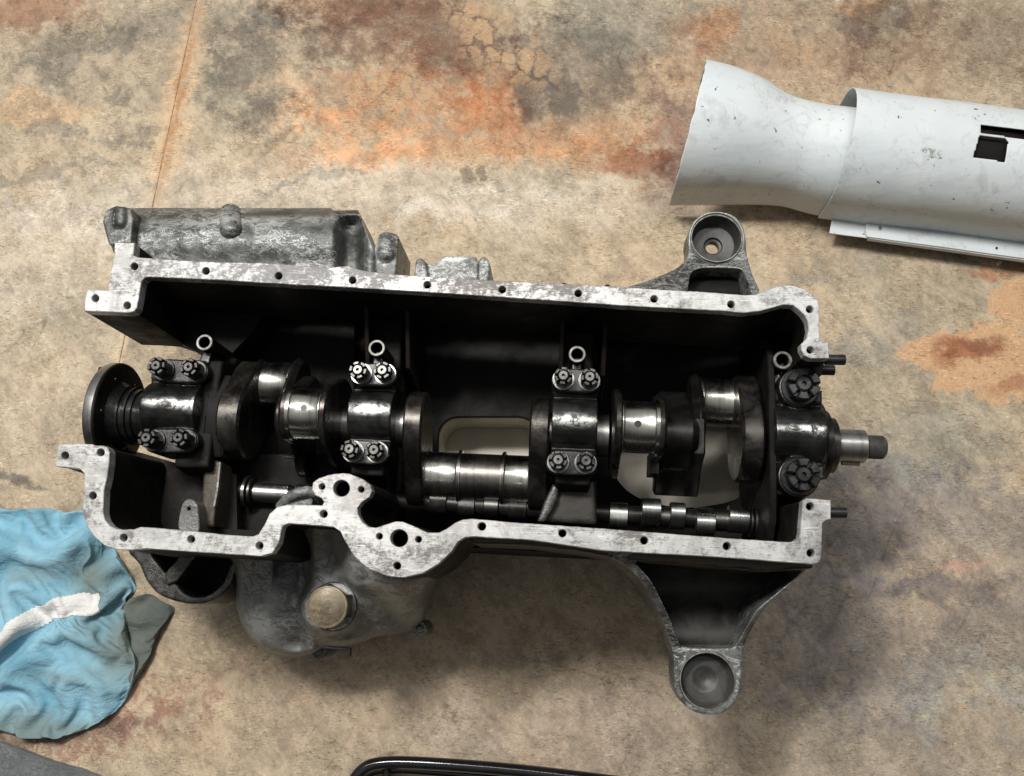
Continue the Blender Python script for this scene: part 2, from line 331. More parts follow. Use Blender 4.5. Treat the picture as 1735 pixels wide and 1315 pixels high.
    # tyre lug marks
    for n_, (px, py, rx, ry, rot, k, sc, dark) in enumerate(((850, 75, .13, .065, -0.75, .9, 36, 0), (670, 145, .075, .05, -0.5, .8, 44, 0), (800, 20, .08, .04, -0.6, .75, 36, 0), (380, 80, .045, .10, -0.1, .9, 34, 1), (415, 190, .05, .05, -0.1, .7, 44, 1), (1040, 150, .05, .06, -0.4, .6, 40, 1), (560, 60, .06, .06, -0.3, .6, 42, 1),
                                              (985, 186, .10, .026, -0.25, .95, 33, 1), (1350, 80, .08, .06, -0.4, .5, 34, 0), (815, 295, .08, .020, -0.1, .8, 42, 1), (845, 325, .025, .02, 0, .5, 55, 1), (60, 110, .10, .05, 0, .45, 46, 1))):
        b = blob(px, py, rx, ry, rot, X2, Y2, 0.7)*k
        cr, sr = math.cos(rot+.5), math.sin(rot+.5); uu, vv = (X2*cr+Y2*sr), (-X2*sr+Y2*cr)*.58
        e, cid = cells(uu, vv, sc, 40+n_)
        e = e+0.09*crumb
        on = SS(e, 0.14, 0.22)*(cid > (0.5 if dark else 0.30))
        lerp(b*on*.8, (0.14, 0.115, 0.085) if dark else (0.50, 0.335, 0.19))
        if not dark: mul(b*SS(e, 0.16, 0.0)*.35, (0.45, 0.36, 0.28))
    # thin scratches
    for (a_, sd, th) in ((0.95, 3, .05), (-0.4, 6, .04), (0.3, 8, .03)):
        q = fbm((x*math.cos(a_)+y*math.sin(a_))*1.0, (-x*math.sin(a_)+y*math.cos(a_))*7, 2.2, 2, .4, 60+sd)
        mul(SS(np.abs(q), th, 0)*SS(l1, 0.2, 0.9)*.5, (0.3, 0.26, 0.22))
    # reddish dust along the joint
    p0, p1 = W(338, 0, 0), W(268, 335, 0); a_ = math.atan2(p1.y-p0.y, p1.x-p0.x); L = (p1-p0).length
    for (w_, col, k) in ((0.032, (0.64, 0.44, 0.25), .9), (0.010, (0.40, 0.21, 0.11), .9)):
        f = blob((338+268)/2, 335/2, L*0.62, w_, a_, X2, Y2, 0.9); lerp(f*k*(.5+.5*SS(l3, 0.8, -0.3)), col)
    f = blob(203, 590, .06, .009, a_, X2, Y2, 0.4); lerp(f*.8, (0.66, 0.54, 0.36))
    return np.clip(c, 0.02, 0.9)

# ------------------------------------------------------------------ heights of the engine (metres above the floor)
ZF = 0.36        # machined face
ZC = 0.24        # crankshaft axis
A0 = W(207, 704, ZC); A1 = W(1490, 758, ZC)
EX = (A1-A0).normalized(); EZ = Vector((0, 0, 1)); EY = EZ.cross(EX)
ANG = math.atan2(EX.y, EX.x)
CM = Matrix((EX, EY, EZ)).transposed().to_4x4(); CM.translation = A0
def AX(px, t=0.0, z=0.0, o=None):
    "distance along the crankshaft at which the point (t across, z up from the axis) shows at pixel column px"
    lo, hi = -0.4, 1.4
    for _ in range(40):
        m = (lo+hi)/2
        if PX(CM @ Vector((m, t, z)))[0] < px: lo = m
        else: hi = m
    return (lo+hi)/2

# ------------------------------------------------------------------ mesh building
def smooth_poly(pts, n=4, closed=True):
    out = []; N = len(pts)
    for i in range(N if closed else N-1):
        g = lambda k: pts[k % N] if closed else pts[max(0, min(N-1, k))]
        p0, p1, p2, p3 = g(i-1), g(i), g(i+1), g(i+2)
        for j in range(n):
            u = j/n
            out.append(tuple(0.5*((2*p1[k]) + (-p0[k]+p2[k])*u + (2*p0[k]-5*p1[k]+4*p2[k]-p3[k])*u*u + (-p0[k]+3*p1[k]-3*p2[k]+p3[k])*u**3) for k in range(len(p1))))
    if not closed: out.append(tuple(pts[-1]))
    return out
def circ(cx, cy, r, n=24, ry=None):
    ry = ry or r
    return [(cx+r*math.cos(2*math.pi*i/n), cy+ry*math.sin(2*math.pi*i/n)) for i in range(n)]
def parea(P):
    return 0.5*sum(P[i][0]*P[(i+1) % len(P)][1]-P[(i+1) % len(P)][0]*P[i][1] for i in range(len(P)))
def offset(P, d):
    "shrink a counter-clockwise 2-D polygon by d"
    N = len(P); out = []
    for i in range(N):
        a, b, c = Vector(P[i-1][:2]), Vector(P[i][:2]), Vector(P[(i+1) % N][:2])
        e1 = (b-a); e2 = (c-b)
        if e1.length < 1e-9 or e2.length < 1e-9: out.append(tuple(b)); continue
        n1 = Vector((-e1.y, e1.x)).normalized(); n2 = Vector((-e2.y, e2.x)).normalized()
        m = n1+n2
        if m.length < 0.3: m = n1
        m = m.normalized(); k = d/max(0.45, m.dot(n1))
        out.append(tuple(b+m*k))
    return out
def resample(P, step):
    out = []
    for i in range(len(P)):
        a, b = P[i], P[(i+1) % len(P)]
        L = math.hypot(b[0]-a[0], b[1]-a[1]); n = max(1, int(L/step))
        for j in range(n): out.append((a[0]+(b[0]-a[0])*j/n, a[1]+(b[1]-a[1])*j/n))
    return out

class MB:
    def __init__(s): s.v = []; s.f = []
    def add(s, vs, fs, M=None):
        o = len(s.v)
        s.v += [(M @ Vector(v)) if M is not None else Vector(v) for v in vs]
        s.f += [[i+o for i in f] for f in fs]; return s
    def plate(s, outer, holes, zt, zb, ch=0.0, M=None, draft=0.0):
        "solid slab from world xy loops; zt and zb may be functions of (x, y); ch chamfers the top edge; draft widens the foot"
        ft = zt if callable(zt) else (lambda x, y: zt)
        fb = zb if callable(zb) else (lambda x, y: zb)
        loops = []
        outer = [tuple(p[:2]) for p in outer]
        if parea(outer) < 0: outer = outer[::-1]
        loops.append(outer)
        for h in holes:
            h = [tuple(p[:2]) for p in h]
            if parea(h) > 0: h = h[::-1]
            loops.append(h)
        V = []; F = []; tops = []
        topids = []; botids = []
        for L in loops:
            n = len(L)
            inner = offset(L, ch) if ch else L
            low = offset(L, -draft) if (draft and L is loops[0]) else L
            a = len(V); V += [(x, y, ft(x, y)) for x, y in inner]
            topids += list(range(a, a+n)); tops.append([Vector((x, y, 0)) for x, y in inner])
            if ch:
                b = len(V); V += [(x, y, ft(x, y)-ch) for x, y in L]
                for i in range(n): F.append([b+i, b+(i+1) % n, a+(i+1) % n, a+i])
            else: b = a
            c = len(V); V += [(x, y, fb(x, y)) for x, y in low]
            botids += list(range(c, c+n))
            for i in range(n): F.append([c+i, c+(i+1) % n, b+(i+1) % n, b+i])
        for tri in tessellate_polygon(tops):
            p = [V[topids[i]] for i in tri]
            ar = (p[1][0]-p[0][0])*(p[2][1]-p[0][1])-(p[2][0]-p[0][0])*(p[1][1]-p[0][1])
            if ar < 0: tri = tri[::-1]
            F.append([topids[i] for i in tri]); F.append([botids[i] for i in tri][::-1])
        return s.add(V, F, M)
    def box(s, x0, x1, y0, y1, z0, z1, M=None):
        V = [(x, y, z) for x in (x0, x1) for y in (y0, y1) for z in (z0, z1)]
        F = [[0, 1, 3, 2], [4, 6, 7, 5], [0, 4, 5, 1], [2, 3, 7, 6], [0, 2, 6, 4], [1, 5, 7, 3]]
        return s.add(V, F, M)
    def rev(s, prof, M=None, n=48, closed=False):
        "revolve (x along axis, r) round the local x axis"
        V = []; F = []; k = len(prof)
        for i in range(n):
            a = 2*math.pi*i/n
            V += [(x, r*math.cos(a), r*math.sin(a)) for x, r in prof]
        for i in range(n):
            j = (i+1) % n
            for q in range(k if closed else k-1):
                q2 = (q+1) % k
                F.append([i*k+q, j*k+q, j*k+q2, i*k+q2])
        if not closed:
            F.append([i*k for i in range(n)][::-1]); F.append([i*k+k-1 for i in range(n)])
        return s.add(V, F, M)
    def revz(s, prof, M=None, n=40, closed=False):
        "revolve (r, z) round the vertical"
        R = Matrix(((0, 1, 0, 0), (0, 0, 1, 0), (1, 0, 0, 0), (0, 0, 0, 1)))   # local x -> z
        return s.rev([(z, r) for r, z in prof], (M @ R) if M is not None else R, n, closed)
    def slab(s, P, x0, x1, M=None, ch=0.0):
        "polygon P in the (y, z) plane, extruded along x from x0 to x1 with chamfered rims"
        if parea(P) < 0: P = P[::-1]
        n = len(P); rings = []
        if ch: rings = [(x0, offset(P, ch)), (x0+ch, P), (x1-ch, P), (x1, offset(P, ch))]
        else: rings = [(x0, P), (x1, P)]
        V = []; F = []
        for x, Q in rings: V += [(x, q[0], q[1]) for q in Q]
        for r in range(len(rings)-1):
            for i in range(n):
                j = (i+1) % n; F.append([r*n+i, r*n+j, (r+1)*n+j, (r+1)*n+i])
        F.append(list(range(n))[::-1]); F.append([(len(rings)-1)*n+i for i in range(n)])
        return s.add(V, F, M)
    def tube(s, path, r, n=16, cap=True, ry=None):
        P = [Vector(p) for p in path]; V = []; F = []
        up = Vector((0, 0, 1)); ry = ry or r
        for i, p in enumerate(P):
            d = (P[min(i+1, len(P)-1)]-P[max(i-1, 0)]).normalized()
            if abs(d.z) > 0.95: a = Vector((1, 0, 0))
            else: a = d.cross(up).normalized()
            b = a.cross(d).normalized()
            V += [p + a*r*math.cos(2*math.pi*k/n) + b*ry*math.sin(2*math.pi*k/n) for k in range(n)]
        for i in range(len(P)-1):
            for k in range(n):
                j = (k+1) % n; F.append([i*n+k, i*n+j, (i+1)*n+j, (i+1)*n+k])
        if cap: F.append(list(range(n))[::-1]); F.append([(len(P)-1)*n+k for k in range(n)])
        return s.add(V, F)
    def ell(s, c, rx, ry, rz, rot=0.0, n=24):
        M = Matrix.Translation(c) @ Matrix.Rotation(rot, 4, 'Z') @ Matrix.Diagonal((rx, ry, rz, 1))
        m = n//2
        prof = [(-math.cos(math.pi*(i+0.15)/(m+0.3)), math.sin(math.pi*(i+0.15)/(m+0.3))) for i in range(m+1)]
        return s.rev(prof, M, n)

WORLD = {}
def link(name, data, origin, parent=None, label=None, cat=None, group=None, kind=None):
    o = bpy.data.objects.new(name, data); COL.objects.link(o)
    WORLD[o.name] = Vector(origin)
    if parent is not None:
        o.parent = parent; o.location = Vector(origin)-WORLD[parent.name]
    else: o.location = origin
    for k, v in (('label', label), ('category', cat), ('group', group), ('kind', kind)):
        if v: o[k] = v
    return o
def build(name, mb, mat, parent=None, angle=32, origin=None, remesh=None, smooth=0, recalc=True, **kw):
    c = Vector(origin) if origin is not None else sum(mb.v, Vector())/len(mb.v)
    me = bpy.data.meshes.new(name)
    me.from_pydata([tuple(v-c) for v in mb.v], [], mb.f); me.update()
    if recalc:
        bm = bmesh.new(); bm.from_mesh(me); bmesh.ops.recalc_face_normals(bm, faces=bm.faces); bm.to_mesh(me); bm.free()
    me.polygons.foreach_set('use_smooth', [True]*len(me.polygons))
    if not remesh: me.set_sharp_from_angle(angle=math.radians(angle))
    me.materials.append(mat)
    o = link(name, me, c, parent, **kw)
    if remesh:
        m = o.modifiers.new('remesh', 'REMESH'); m.mode = 'VOXEL'; m.voxel_size = remesh; m.use_smooth_shade = True
        if smooth:
            q = o.modifiers.new('smooth', 'SMOOTH'); q.factor = 0.5; q.iterations = smooth
    return o
def dup(o, origin, parent, rotz=0.0):
    c = o.copy(); COL.objects.link(c); WORLD[c.name] = Vector(origin)
    c.parent = parent; c.location = Vector(origin)-WORLD[parent.name]
    c.rotation_euler.z = rotz
    return c
def empty(name, loc, label, cat, group=None):
    o = link(name, None, loc, None, label, cat, group); o.empty_display_size = 0.05; return o
def WP(pts, z):
    return [tuple(W(p[0], p[1], z(p[0], p[1]) if callable(z) else z)) for p in pts]

# ------------------------------------------------------------------ the floor
def build_floor():
    fm = m_floor()
    # two concrete slabs meet in a shallow dusty joint that runs down the left of the picture
    j0, j1 = W(345, -60, 0), W(196, 640, 0)
    d = (j1-j0).normalized(); n = Vector((-d.y, d.x, 0))
    if n.x < 0: n = -n
    cor = [W(x, y, 0)-j0 for x, y in ((-30, -30), (IW+30, -30), (IW+30, IH+30), (-30, IH+30))]
    us = [c.dot(d) for c in cor]; vs = [c.dot(n) for c in cor]
    st = 0.0021
    def axis(a, b, lo, hi):
        k = int((b-a)/st); m = list(np.linspace(a, b, k))
        return np.array([lo, lo*.6+a*.4]+list(np.linspace(a-0.5, a, 70)[:-1])+m+list(np.linspace(b, b+0.5, 70)[1:])+[(b+hi)/2, hi])
    U = axis(min(us), max(us), -5.0, 6.0)
    gap = np.array([0.0004+0.0009*(0.5+0.5*noise.noise(Vector((u*28, 0.3, 0))))+0.0008*max(0, noise.noise(Vector((u*110, 4, 0)))) for u in U])
    for sgn, lim in ((1, max(vs)), (-1, -min(vs))):
        k = int(lim/st); V = np.concatenate([np.linspace(0, lim, k), np.linspace(lim, lim+0.5, 70)[1:], [(lim+5)/2, 5.0]])
        UU, VV = np.meshgrid(U, V, indexing='ij'); VV = (VV+gap[:, None]*np.exp(-VV/0.02))*sgn
        X = j0.x+UU*d.x+VV*n.x; Y = j0.y+UU*d.y+VV*n.y
        nu, nv = X.shape; N = nu*nv
        Z = np.zeros_like(X); Z[:, 0] -= 0.0011; 
        co = np.stack([X, Y, Z], -1).reshape(-1, 3).astype(np.float32)
        idx = np.arange(N).reshape(nu, nv)
        q = np.stack([idx[:-1, :-1], idx[1:, :-1], idx[1:, 1:], idx[:-1, 1:]], -1).reshape(-1, 4)
        if (d.x*n.y-d.y*n.x)*sgn < 0: q = q[:, ::-1]
        me = bpy.data.meshes.new('floor'); me.vertices.add(N); me.vertices.foreach_set('co', co.ravel())
        me.loops.add(q.size); me.loops.foreach_set('vertex_index', q.ravel().astype(np.int32))
        me.polygons.add(len(q)); me.polygons.foreach_set('loop_start', np.arange(0, q.size, 4, dtype=np.int32)); me.polygons.foreach_set('loop_total', np.full(len(q), 4, dtype=np.int32))
        me.update(calc_edges=True)
        c = stain_colors(X, Y).reshape(-1, 3)
        at = me.color_attributes.new('stain', 'FLOAT_COLOR', 'POINT')
        at.data.foreach_set('color', np.concatenate([c, np.ones((N, 1))], 1).astype(np.float32).ravel())
        me.materials.append(fm)
        link('floor', me, (0, 0, 0), None, kind='structure')
    m = MB(); m.box(-6, 6, -6, 6, -0.03, -0.0012)
    build('ground', m, m_simple('packed_dust', (0.30, 0.17, 0.095), 0.95, 0, 0.4, 90, 0.5), None, kind='structure')
build_floor()

# ------------------------------------------------------------------ engine
M_FL = m_flange()
M_CAST = m_cast('cast_alloy', (0.16, 0.165, 0.16), (0.60, 0.61, 0.60), (0.055, 0.056, 0.052), 0.4, 0.42, 1.0, 0.9, 0.6, ((209,368,.012,.016,0,.9),(440,372,.16,.012,0,.7),(391,372,.01,.016,0,.8),(655,412,.008,.016,0,.8),(780,445,.03,.008,0,.8)))
M_CASTD = m_cast('oily_cast_alloy', (0.085, 0.082, 0.075), (0.30, 0.30, 0.29), (0.03, 0.028, 0.025), 0.45, 0.36, 1.0, 0.35)
M_BRK = m_oily('brown_bracket', (0.075, 0.062, 0.045), (0.035, 0.028, 0.02), 0.45, 0.4)
M_CUP = m_oily('greasy_cup', (0.085, 0.083, 0.078), (0.045, 0.044, 0.041), 0.45, 0.3, 0.3)
M_WEBF = m_oily('brown_black_web', (0.036, 0.031, 0.025), (0.016, 0.013, 0.011), 0.5, 0.3)
M_SHEET = m_simple('dull_grey_surface', (0.58, 0.54, 0.46), 0.6, 0.0, 0.12, 14)
M_POCK = m_oily('oily_pocket', (0.045, 0.043, 0.040), (0.02, 0.019, 0.017), 0.6, 0.2)
M_HOUS = m_cast('grey_cast_housing', (0.20, 0.205, 0.20), (0.46, 0.47, 0.46), (0.10, 0.103, 0.10), 0.15, 0.45, 0.9, 0.9, 0.7, ((655,965,.045,.018,-.7,.9),(570,950,.02,.03,0,.7),(690,1010,.04,.02,-.9,.6),(440,1040,.03,.05,.4,.45),(590,1000,.02,.04,.2,.5)))
M_IN = m_oily('black_oil_and_shade', (0.010, 0.0085, 0.0075), (0.004, 0.0035, 0.003), 0.62, 0.0)  # oily black; also the shade colour of pipe sides and window shell
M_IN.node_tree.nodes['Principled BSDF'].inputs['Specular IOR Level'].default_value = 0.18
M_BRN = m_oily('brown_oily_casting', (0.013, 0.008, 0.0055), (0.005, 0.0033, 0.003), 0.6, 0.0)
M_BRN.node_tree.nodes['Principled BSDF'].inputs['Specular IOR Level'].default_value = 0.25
M_CAP = m_oily('oily_bearing_cap_steel', (0.10, 0.10, 0.098), (0.045, 0.044, 0.042), 0.24, 0.75, 0.3)
M_CAPD = m_oily('dark_bearing_cap_steel', (0.045, 0.045, 0.045), (0.022, 0.022, 0.022), 0.22, 0.7, 0.25)
M_NUT = m_oily('oiled_nut_steel', (0.085, 0.085, 0.083), (0.035, 0.035, 0.034), 0.32, 0.85, 0.15)
M_STUD = m_oily('worn_stud_steel', (0.14, 0.137, 0.13), (0.07, 0.068, 0.064), 0.34, 0.85, 0.1)
M_NUTD = m_oily('black_nut_steel', (0.065, 0.065, 0.067), (0.03, 0.03, 0.03), 0.33, 0.75, 0.12)
M_WASH = m_simple('bright_washer_steel', (0.22, 0.22, 0.215), 0.30, 1.0, 0.4, 120)
M_RING = m_simple('machined_ring_face', (0.21, 0.205, 0.185), 0.5, 0.5, 0.45, 150)
M_PIN = m_steel('polished_journal_steel', (0.52, 0.51, 0.46), 0.16, ANG, 0.14, 0.5)
M_PINB = m_steel('scored_brown_journal', (0.17, 0.155, 0.145), 0.22, ANG, 0.22, 0.5)
M_WEB = m_oily('forged_web_steel', (0.085, 0.078, 0.07), (0.035, 0.03, 0.027), 0.30, 0.85, 0.2)
M_WEBD = m_oily('dark_web_steel', (0.035, 0.033, 0.031), (0.018, 0.017, 0.016), 0.34, 0.7, 0.2)
M_THR = m_simple('thread_steel', (0.17, 0.165, 0.16), 0.38, 0.7, 0.2, 90)
M_SNOUT = m_steel('turned_snout_steel', (0.36, 0.35, 0.34), 0.26, ANG, 0.2, 0.5)
M_CAM = m_steel('ground_cam_steel', (0.40, 0.405, 0.39), 0.22, ANG, 0.12, 0.3)
M_CAMD = m_steel('dark_cam_steel', (0.12, 0.118, 0.11), 0.3, ANG, 0.15, 0.4)
M_BLK = m_simple('black_stud_steel', (0.035, 0.035, 0.037), 0.35, 0.6)
M_BRASSD = m_cast('stained_brass_face', (0.17, 0.135, 0.085), (0.36, 0.30, 0.19), (0.11, 0.088, 0.058), 0.35, 0.45, 0.9, 0.5, 0.2)
M_BRASS = m_simple('dull_brass_plug', (0.36, 0.30, 0.20), 0.38, 0.55, 0.3, 60, 0.2)
M_BORE = m_simple('cylinder_wall_metal', (0.50, 0.46, 0.38), 0.42, 0.35, 0.12, 30)

base = W(800, 720, 0)
ENG = empty('engine_block', (base.x, base.y, 0), 'upturned grey alloy engine crankcase with its oily crankshaft exposed, lying on the stained concrete floor', 'engine')

# machined face: the long upper side
TOP = [(194.4,411.5),(228,411.5),(226,432),(233,436),(282,439.7),(355,444),(440,445.5),(560,453.5),(592.5,450),(600,455.3),(623,459.8),(668,464.6),
 (705,467.3),(827,474.7),(900,478.4),(1057,486),(1120,491),(1181,493.8),(1262,500),(1281,499),(1298,491.5),(1321,484.6),(1340,483),(1361.4,488.8),(1376,498),
 (1385,508),(1388.5,520),(1388,557),(1389,573),(1393,578),(1404,580),(1405,607.4),(1374,607.4),(1363,602.4),(1357.4,592.4),(1357,583),(1366.4,574),(1370,557.3),
 (1368,543),(1361.4,532),(1353,524),(1344,517.5),(1328,516.5),(1308,521.5),(1288,527),(1261,530),(1228,527),(1060.6,518),(900,507),(710,494),(572,486),
 (440,479),(372,474.5),(251,469),(245,471),(240,476),(238,484),(235.7,500),(232,521),(227,527.5),(217,530.5),(177,528),(142.5,527),(144.5,505),(147.5,492),(153,490.5),(183.4,492.5),(187,466),(193,437)]
TOPH = [(227.7,451.4),(348.9,459),(472,467.4),(597.2,474.7),(723.7,482.6),(851,490.6),(979.7,497),(1108.4,506.5),(1238.8,515.8),(1372,524),(1373,593),(161.5,505.4),(215.3,517.6)]
BOT = [(101.6,752),(156,752.5),(162,755),(176,755),(182.5,759),(185.5,766),(184.5,785.6),(181.4,808.5),(176,831),(174.3,867),(177.6,881),(186,891),(199,897),(227,897),
 (238.5,893),(257.5,894),(333.6,901),(384.3,906),(428,909),(438,905),(447.7,889.6),(457,870.5),(469,859.5),(485.8,855),(520,855.4),(546,856.5),(549,851),(545,844.5),(534,839),(528.6,830),
 (530,818),(540.7,810),(554,806),(568,802.8),(581,802),(592.7,803.2),(614.7,811.5),(628,822),(631,832),(626,842),(613,851),(605.5,861),(606.4,871.7),(614.6,885),
 (624,892.5),(636.6,894.5),(651,889.5),(671,883.5),(683,884),(699.5,891),(724,902.5),(744,902.5),(757,896),(770.7,886),(784,880.5),(800,879),(860,884.5),(1051.7,898),(1243,913),
 (1335,918.5),(1346,917.5),(1354,911.5),(1356.3,902),(1359,864),(1360,849.5),(1366.6,844.2),(1407.7,847.4),(1408.3,879.4),(1399.5,881.8),(1393.5,887),(1392.2,944),(1387,954.5),(1376,956),
 (1211.7,943.5),(1085.7,936.7),(1020,932.8),(900,915),(800,909.2),(788,910.5),(776,918),(765,934.7),(743,955.5),(716,971.7),(683,979),(655.7,976.6),(623,963),(601,944),(584.5,917),
 (577,901),(565,893),(545,891),(488.7,887),(480,890.5),(476,900.5),(472,921),(461,937.4),(442,942.5),(384,939),(247.4,929.5),(227,932),(199,931.5),(176.4,924),(158.6,908.7),
 (146,889.6),(140,868),(140,841.4),(143.4,803),(135,794.5),(113,792),(92.9,790),(96,770),(97.8,754)]
BOTH = [(110,771.7,6.5),(170.5,766.6,6.5),(157,840,6.5),(209.3,911,6.5),(323.5,913.7,6.5),(439.6,924.6,6.5),(548.4,871,6.5),(673,958.8,6.5),(545.6,824.6,5.3),(612,829.3,5.3),
 (578.5,827.4,14),(642.8,908.7,5.6),(676.3,912,15),(709,914,5.6),(816.5,892,7),(953,903.6,6.7),(1091.7,916,6.7),(1231.7,925.5,6.9),(1373.8,937,6.9),(1372.7,858,6.7)]
rnd = random.Random(3)
def rough_edge(P, step=6.0, amt=0.45):
    P = resample(P, step)
    return [(x+amt*noise.noise(Vector((x*0.09, y*0.09, 1.3))) + 0.3*amt*rnd.uniform(-1, 1), y+amt*noise.noise(Vector((x*0.09, y*0.09, 7.7))) + 0.3*amt*rnd.uniform(-1, 1)) for x, y in P]
def hole_loops(H):
    return [WP(circ(h[0], h[1], (h[2] if len(h) > 2 else 6.2)*1.0, 20), ZF) for h in H]
FT = 0.014
topo = WP(rough_edge(TOP), ZF); boto = WP(rough_edge(BOT), ZF)
for outl, H in ((topo, TOPH), (boto, BOTH)):
    m = MB(); m.plate(outl, hole_loops(H), ZF, ZF-FT, 0.0007)
    build('sump_flange', m, M_FL, ENG, angle=25)
    # bottom of each drilled hole, dark thread
    hm = MB()
    for h in H:
        r = (h[2] if len(h) > 2 else 6.2)
        hm.plate(WP(circ(h[0], h[1], r*1.25, 16), ZF), [], ZF-FT-0.004, ZF-FT-0.008)
    # body of the side wall under the face
LUG = [(1365,574),(1389,573),(1393,578),(1404,580),(1405,607.4),(1374,607.4),(1363,602.4),(1357.4,592.4),(1357,583)]
TOPM = [p for p in TOP if not (p[0] > 1350 and p[1] > 572)]
mw = MB(); mw.plate(WP(TOPM, ZF), hole_loops([h for h in TOPH if not (h[0] > 1350 and h[1] > 560)]), ZF-FT, 0.215, 0, None, 0.0)
mw.plate(WP(LUG, ZF), hole_loops([(1373, 593)]), ZF-FT, ZF-0.038)
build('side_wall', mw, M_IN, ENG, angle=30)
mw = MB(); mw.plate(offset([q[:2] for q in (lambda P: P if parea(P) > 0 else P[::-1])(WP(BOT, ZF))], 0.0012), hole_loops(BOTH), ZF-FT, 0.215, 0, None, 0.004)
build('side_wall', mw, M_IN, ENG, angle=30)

# lower crankcase: side walls, ends, deck with bore openings
def wall_px(name, pts, zt, zb, mat, holes=(), ch=0.0, **kw):
    m = MB(); m.plate(WP(pts, zt), [WP(h, zt) for h in holes], zt, zb, ch)
    return build(name, m, mat, ENG, **kw)
ZL = 0.216
def loc(s, t, z): return CM @ Vector((s, t, z-ZC))
def slabst(m, s0, s1, t0, t1, z0, z1):
    m.box(s0, s1, t0, t1, z0-ZC, z1-ZC, CM)
sL, sR = AX(345, 0, 0.0), AX(1400, 0, 0.0)
tT = 0.178; tB = -0.138
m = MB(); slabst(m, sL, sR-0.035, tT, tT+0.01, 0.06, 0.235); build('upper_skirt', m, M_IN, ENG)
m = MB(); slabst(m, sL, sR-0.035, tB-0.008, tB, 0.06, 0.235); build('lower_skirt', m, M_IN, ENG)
ZD = 0.125
# bores: rounded openings in the deck
def rrect(x0, y0, x1, y1, r, n=6):
    P = []
    for (cx, cy, a0) in ((x1-r, y1-r, 0), (x0+r, y1-r, 90), (x0+r, y0+r, 180), (x1-r, y0+r, 270)):
        for i in range(n+1):
            a = math.radians(a0+90*i/n); P.append((cx+r*math.cos(a), cy+r*math.sin(a)))
    return P
OA = rrect(742, 706, 912, 858, 34)
OB = [(1040,700),(1060,680),(1290,690),(1300,740),(1302,790),(1285,820),(1250,844),(1215,855),(1160,860),(1110,853),(1072,838),(1046,812),(1036,780)]
OB = smooth_poly(OB, 4)
d0, d1 = sL+0.02, sR-0.035
deck = [CM @ Vector((a, b, 0)) for a, b in ((d0, tB), (d1, tB), (d1, tT), (d0, tT))]
m = MB(); m.plate([(p.x, p.y) for p in deck], [WP(OA, ZD), WP(OB, ZD)], ZD, ZD-0.012, 0.001)
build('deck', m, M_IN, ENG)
for P in (OA, OB):      # liner walls run from the deck down to the floor
    pw = [p[:2] for p in WP(P, ZD)]
    if parea(pw) < 0: pw = pw[::-1]
    m = MB(); m.plate(offset(pw, -0.006), [offset(pw, -0.001)], ZD-0.013, 0.02)
    cb_ = build('cylinder_bore', m, M_BORE, ENG)
    m = MB(); m.plate(offset(pw, -0.0008), [], 0.030, 0.024); build('bore_end', m, M_SHEET, cb_)

# bulkheads that carry the four main bearings
CAPS = [(245, 372), (588, 664), (934, 1014), (1312, 1404)]
caps_s = []
for i, (a, b) in enumerate(CAPS):
    s0, s1 = AX(a, 0, 0.055), AX(b, 0, 0.055); caps_s.append((s0, s1))
for i, (s0, s1) in enumerate(caps_s):
    m = MB(); w = (s1-s0)
    if i == 0: s0 = s0+0.028; tb, tt = -0.055, 0.085
    else: tb, tt = tB, tT
    if i == 3: s1 -= 0.012; tb, tt = -0.09, 0.13
    P = [(tb, -0.14 if i else -0.05), (tt, -0.14 if i else -0.05), (tt, -0.005)] 
    P += [(0.075, 0.0), (0.068, 0.040), (-0.068, 0.040), (-0.075, 0.0), (tb, -0.03)]
    m.slab(P, s0+w*0.12, s1-w*0.12, CM)
    build('bulkhead', m, M_IN, ENG, remesh=0.003, smooth=3)
    # pair of stiffening ribs climbing the upper wall
    if i in (1, 2):
        for k in (0.0, 1.0):
            sx = s0+w*(0.15+0.95*k)
            r = MB(); r.slab([(0.06, -0.10), (tT, -0.10), (tT, 0.06), (0.16, 0.055), (0.075, 0.01)], sx-0.003, sx+0.003, CM, 0.001)
            build('rib', r, M_BRN, ENG)
# front bulkhead plate at the right-hand end
sp = AX(1303, 0, 0.03)
m = MB(); m.slab([(-0.135, -0.13), (0.15, -0.13), (0.15, 0.0), (0.10, 0.045), (0.05, 0.05), (-0.05, 0.05), (-0.10, 0.045), (-0.135, 0.02)], sp-0.004, sp+0.004, CM, 0.0012)
build('front_plate', m, M_IN, ENG)
# well of the timing end behind the lower right corner
wall_px('timing_well', [(1300,800),(1362,800),(1362,935),(1300,935)], 0.235, 0.20, M_BRN)
# flat shelf beside the first bearing, lower left
wall_px('shelf', [(186,757),(242,768),(330,794),(400,803),(402,905),(206,905),(180,880)], 0.222, 0.205, M_BRN)
wall_px('shelf', [(224,565),(240,572),(281,574),(312,584),(345,602),(380,612),(430,560),(470,480),(224,480)], 0.226, 0.19, M_IN)
wall_px('shelf', [(372,770),(570,770),(570,930),(372,930)], 0.19, 0.17, M_IN)
wall_px('shelf', [(345,604),(380,575),(420,520),(600,520),(600,800),(395,800),(372,740)], 0.15, 0.14, M_IN)
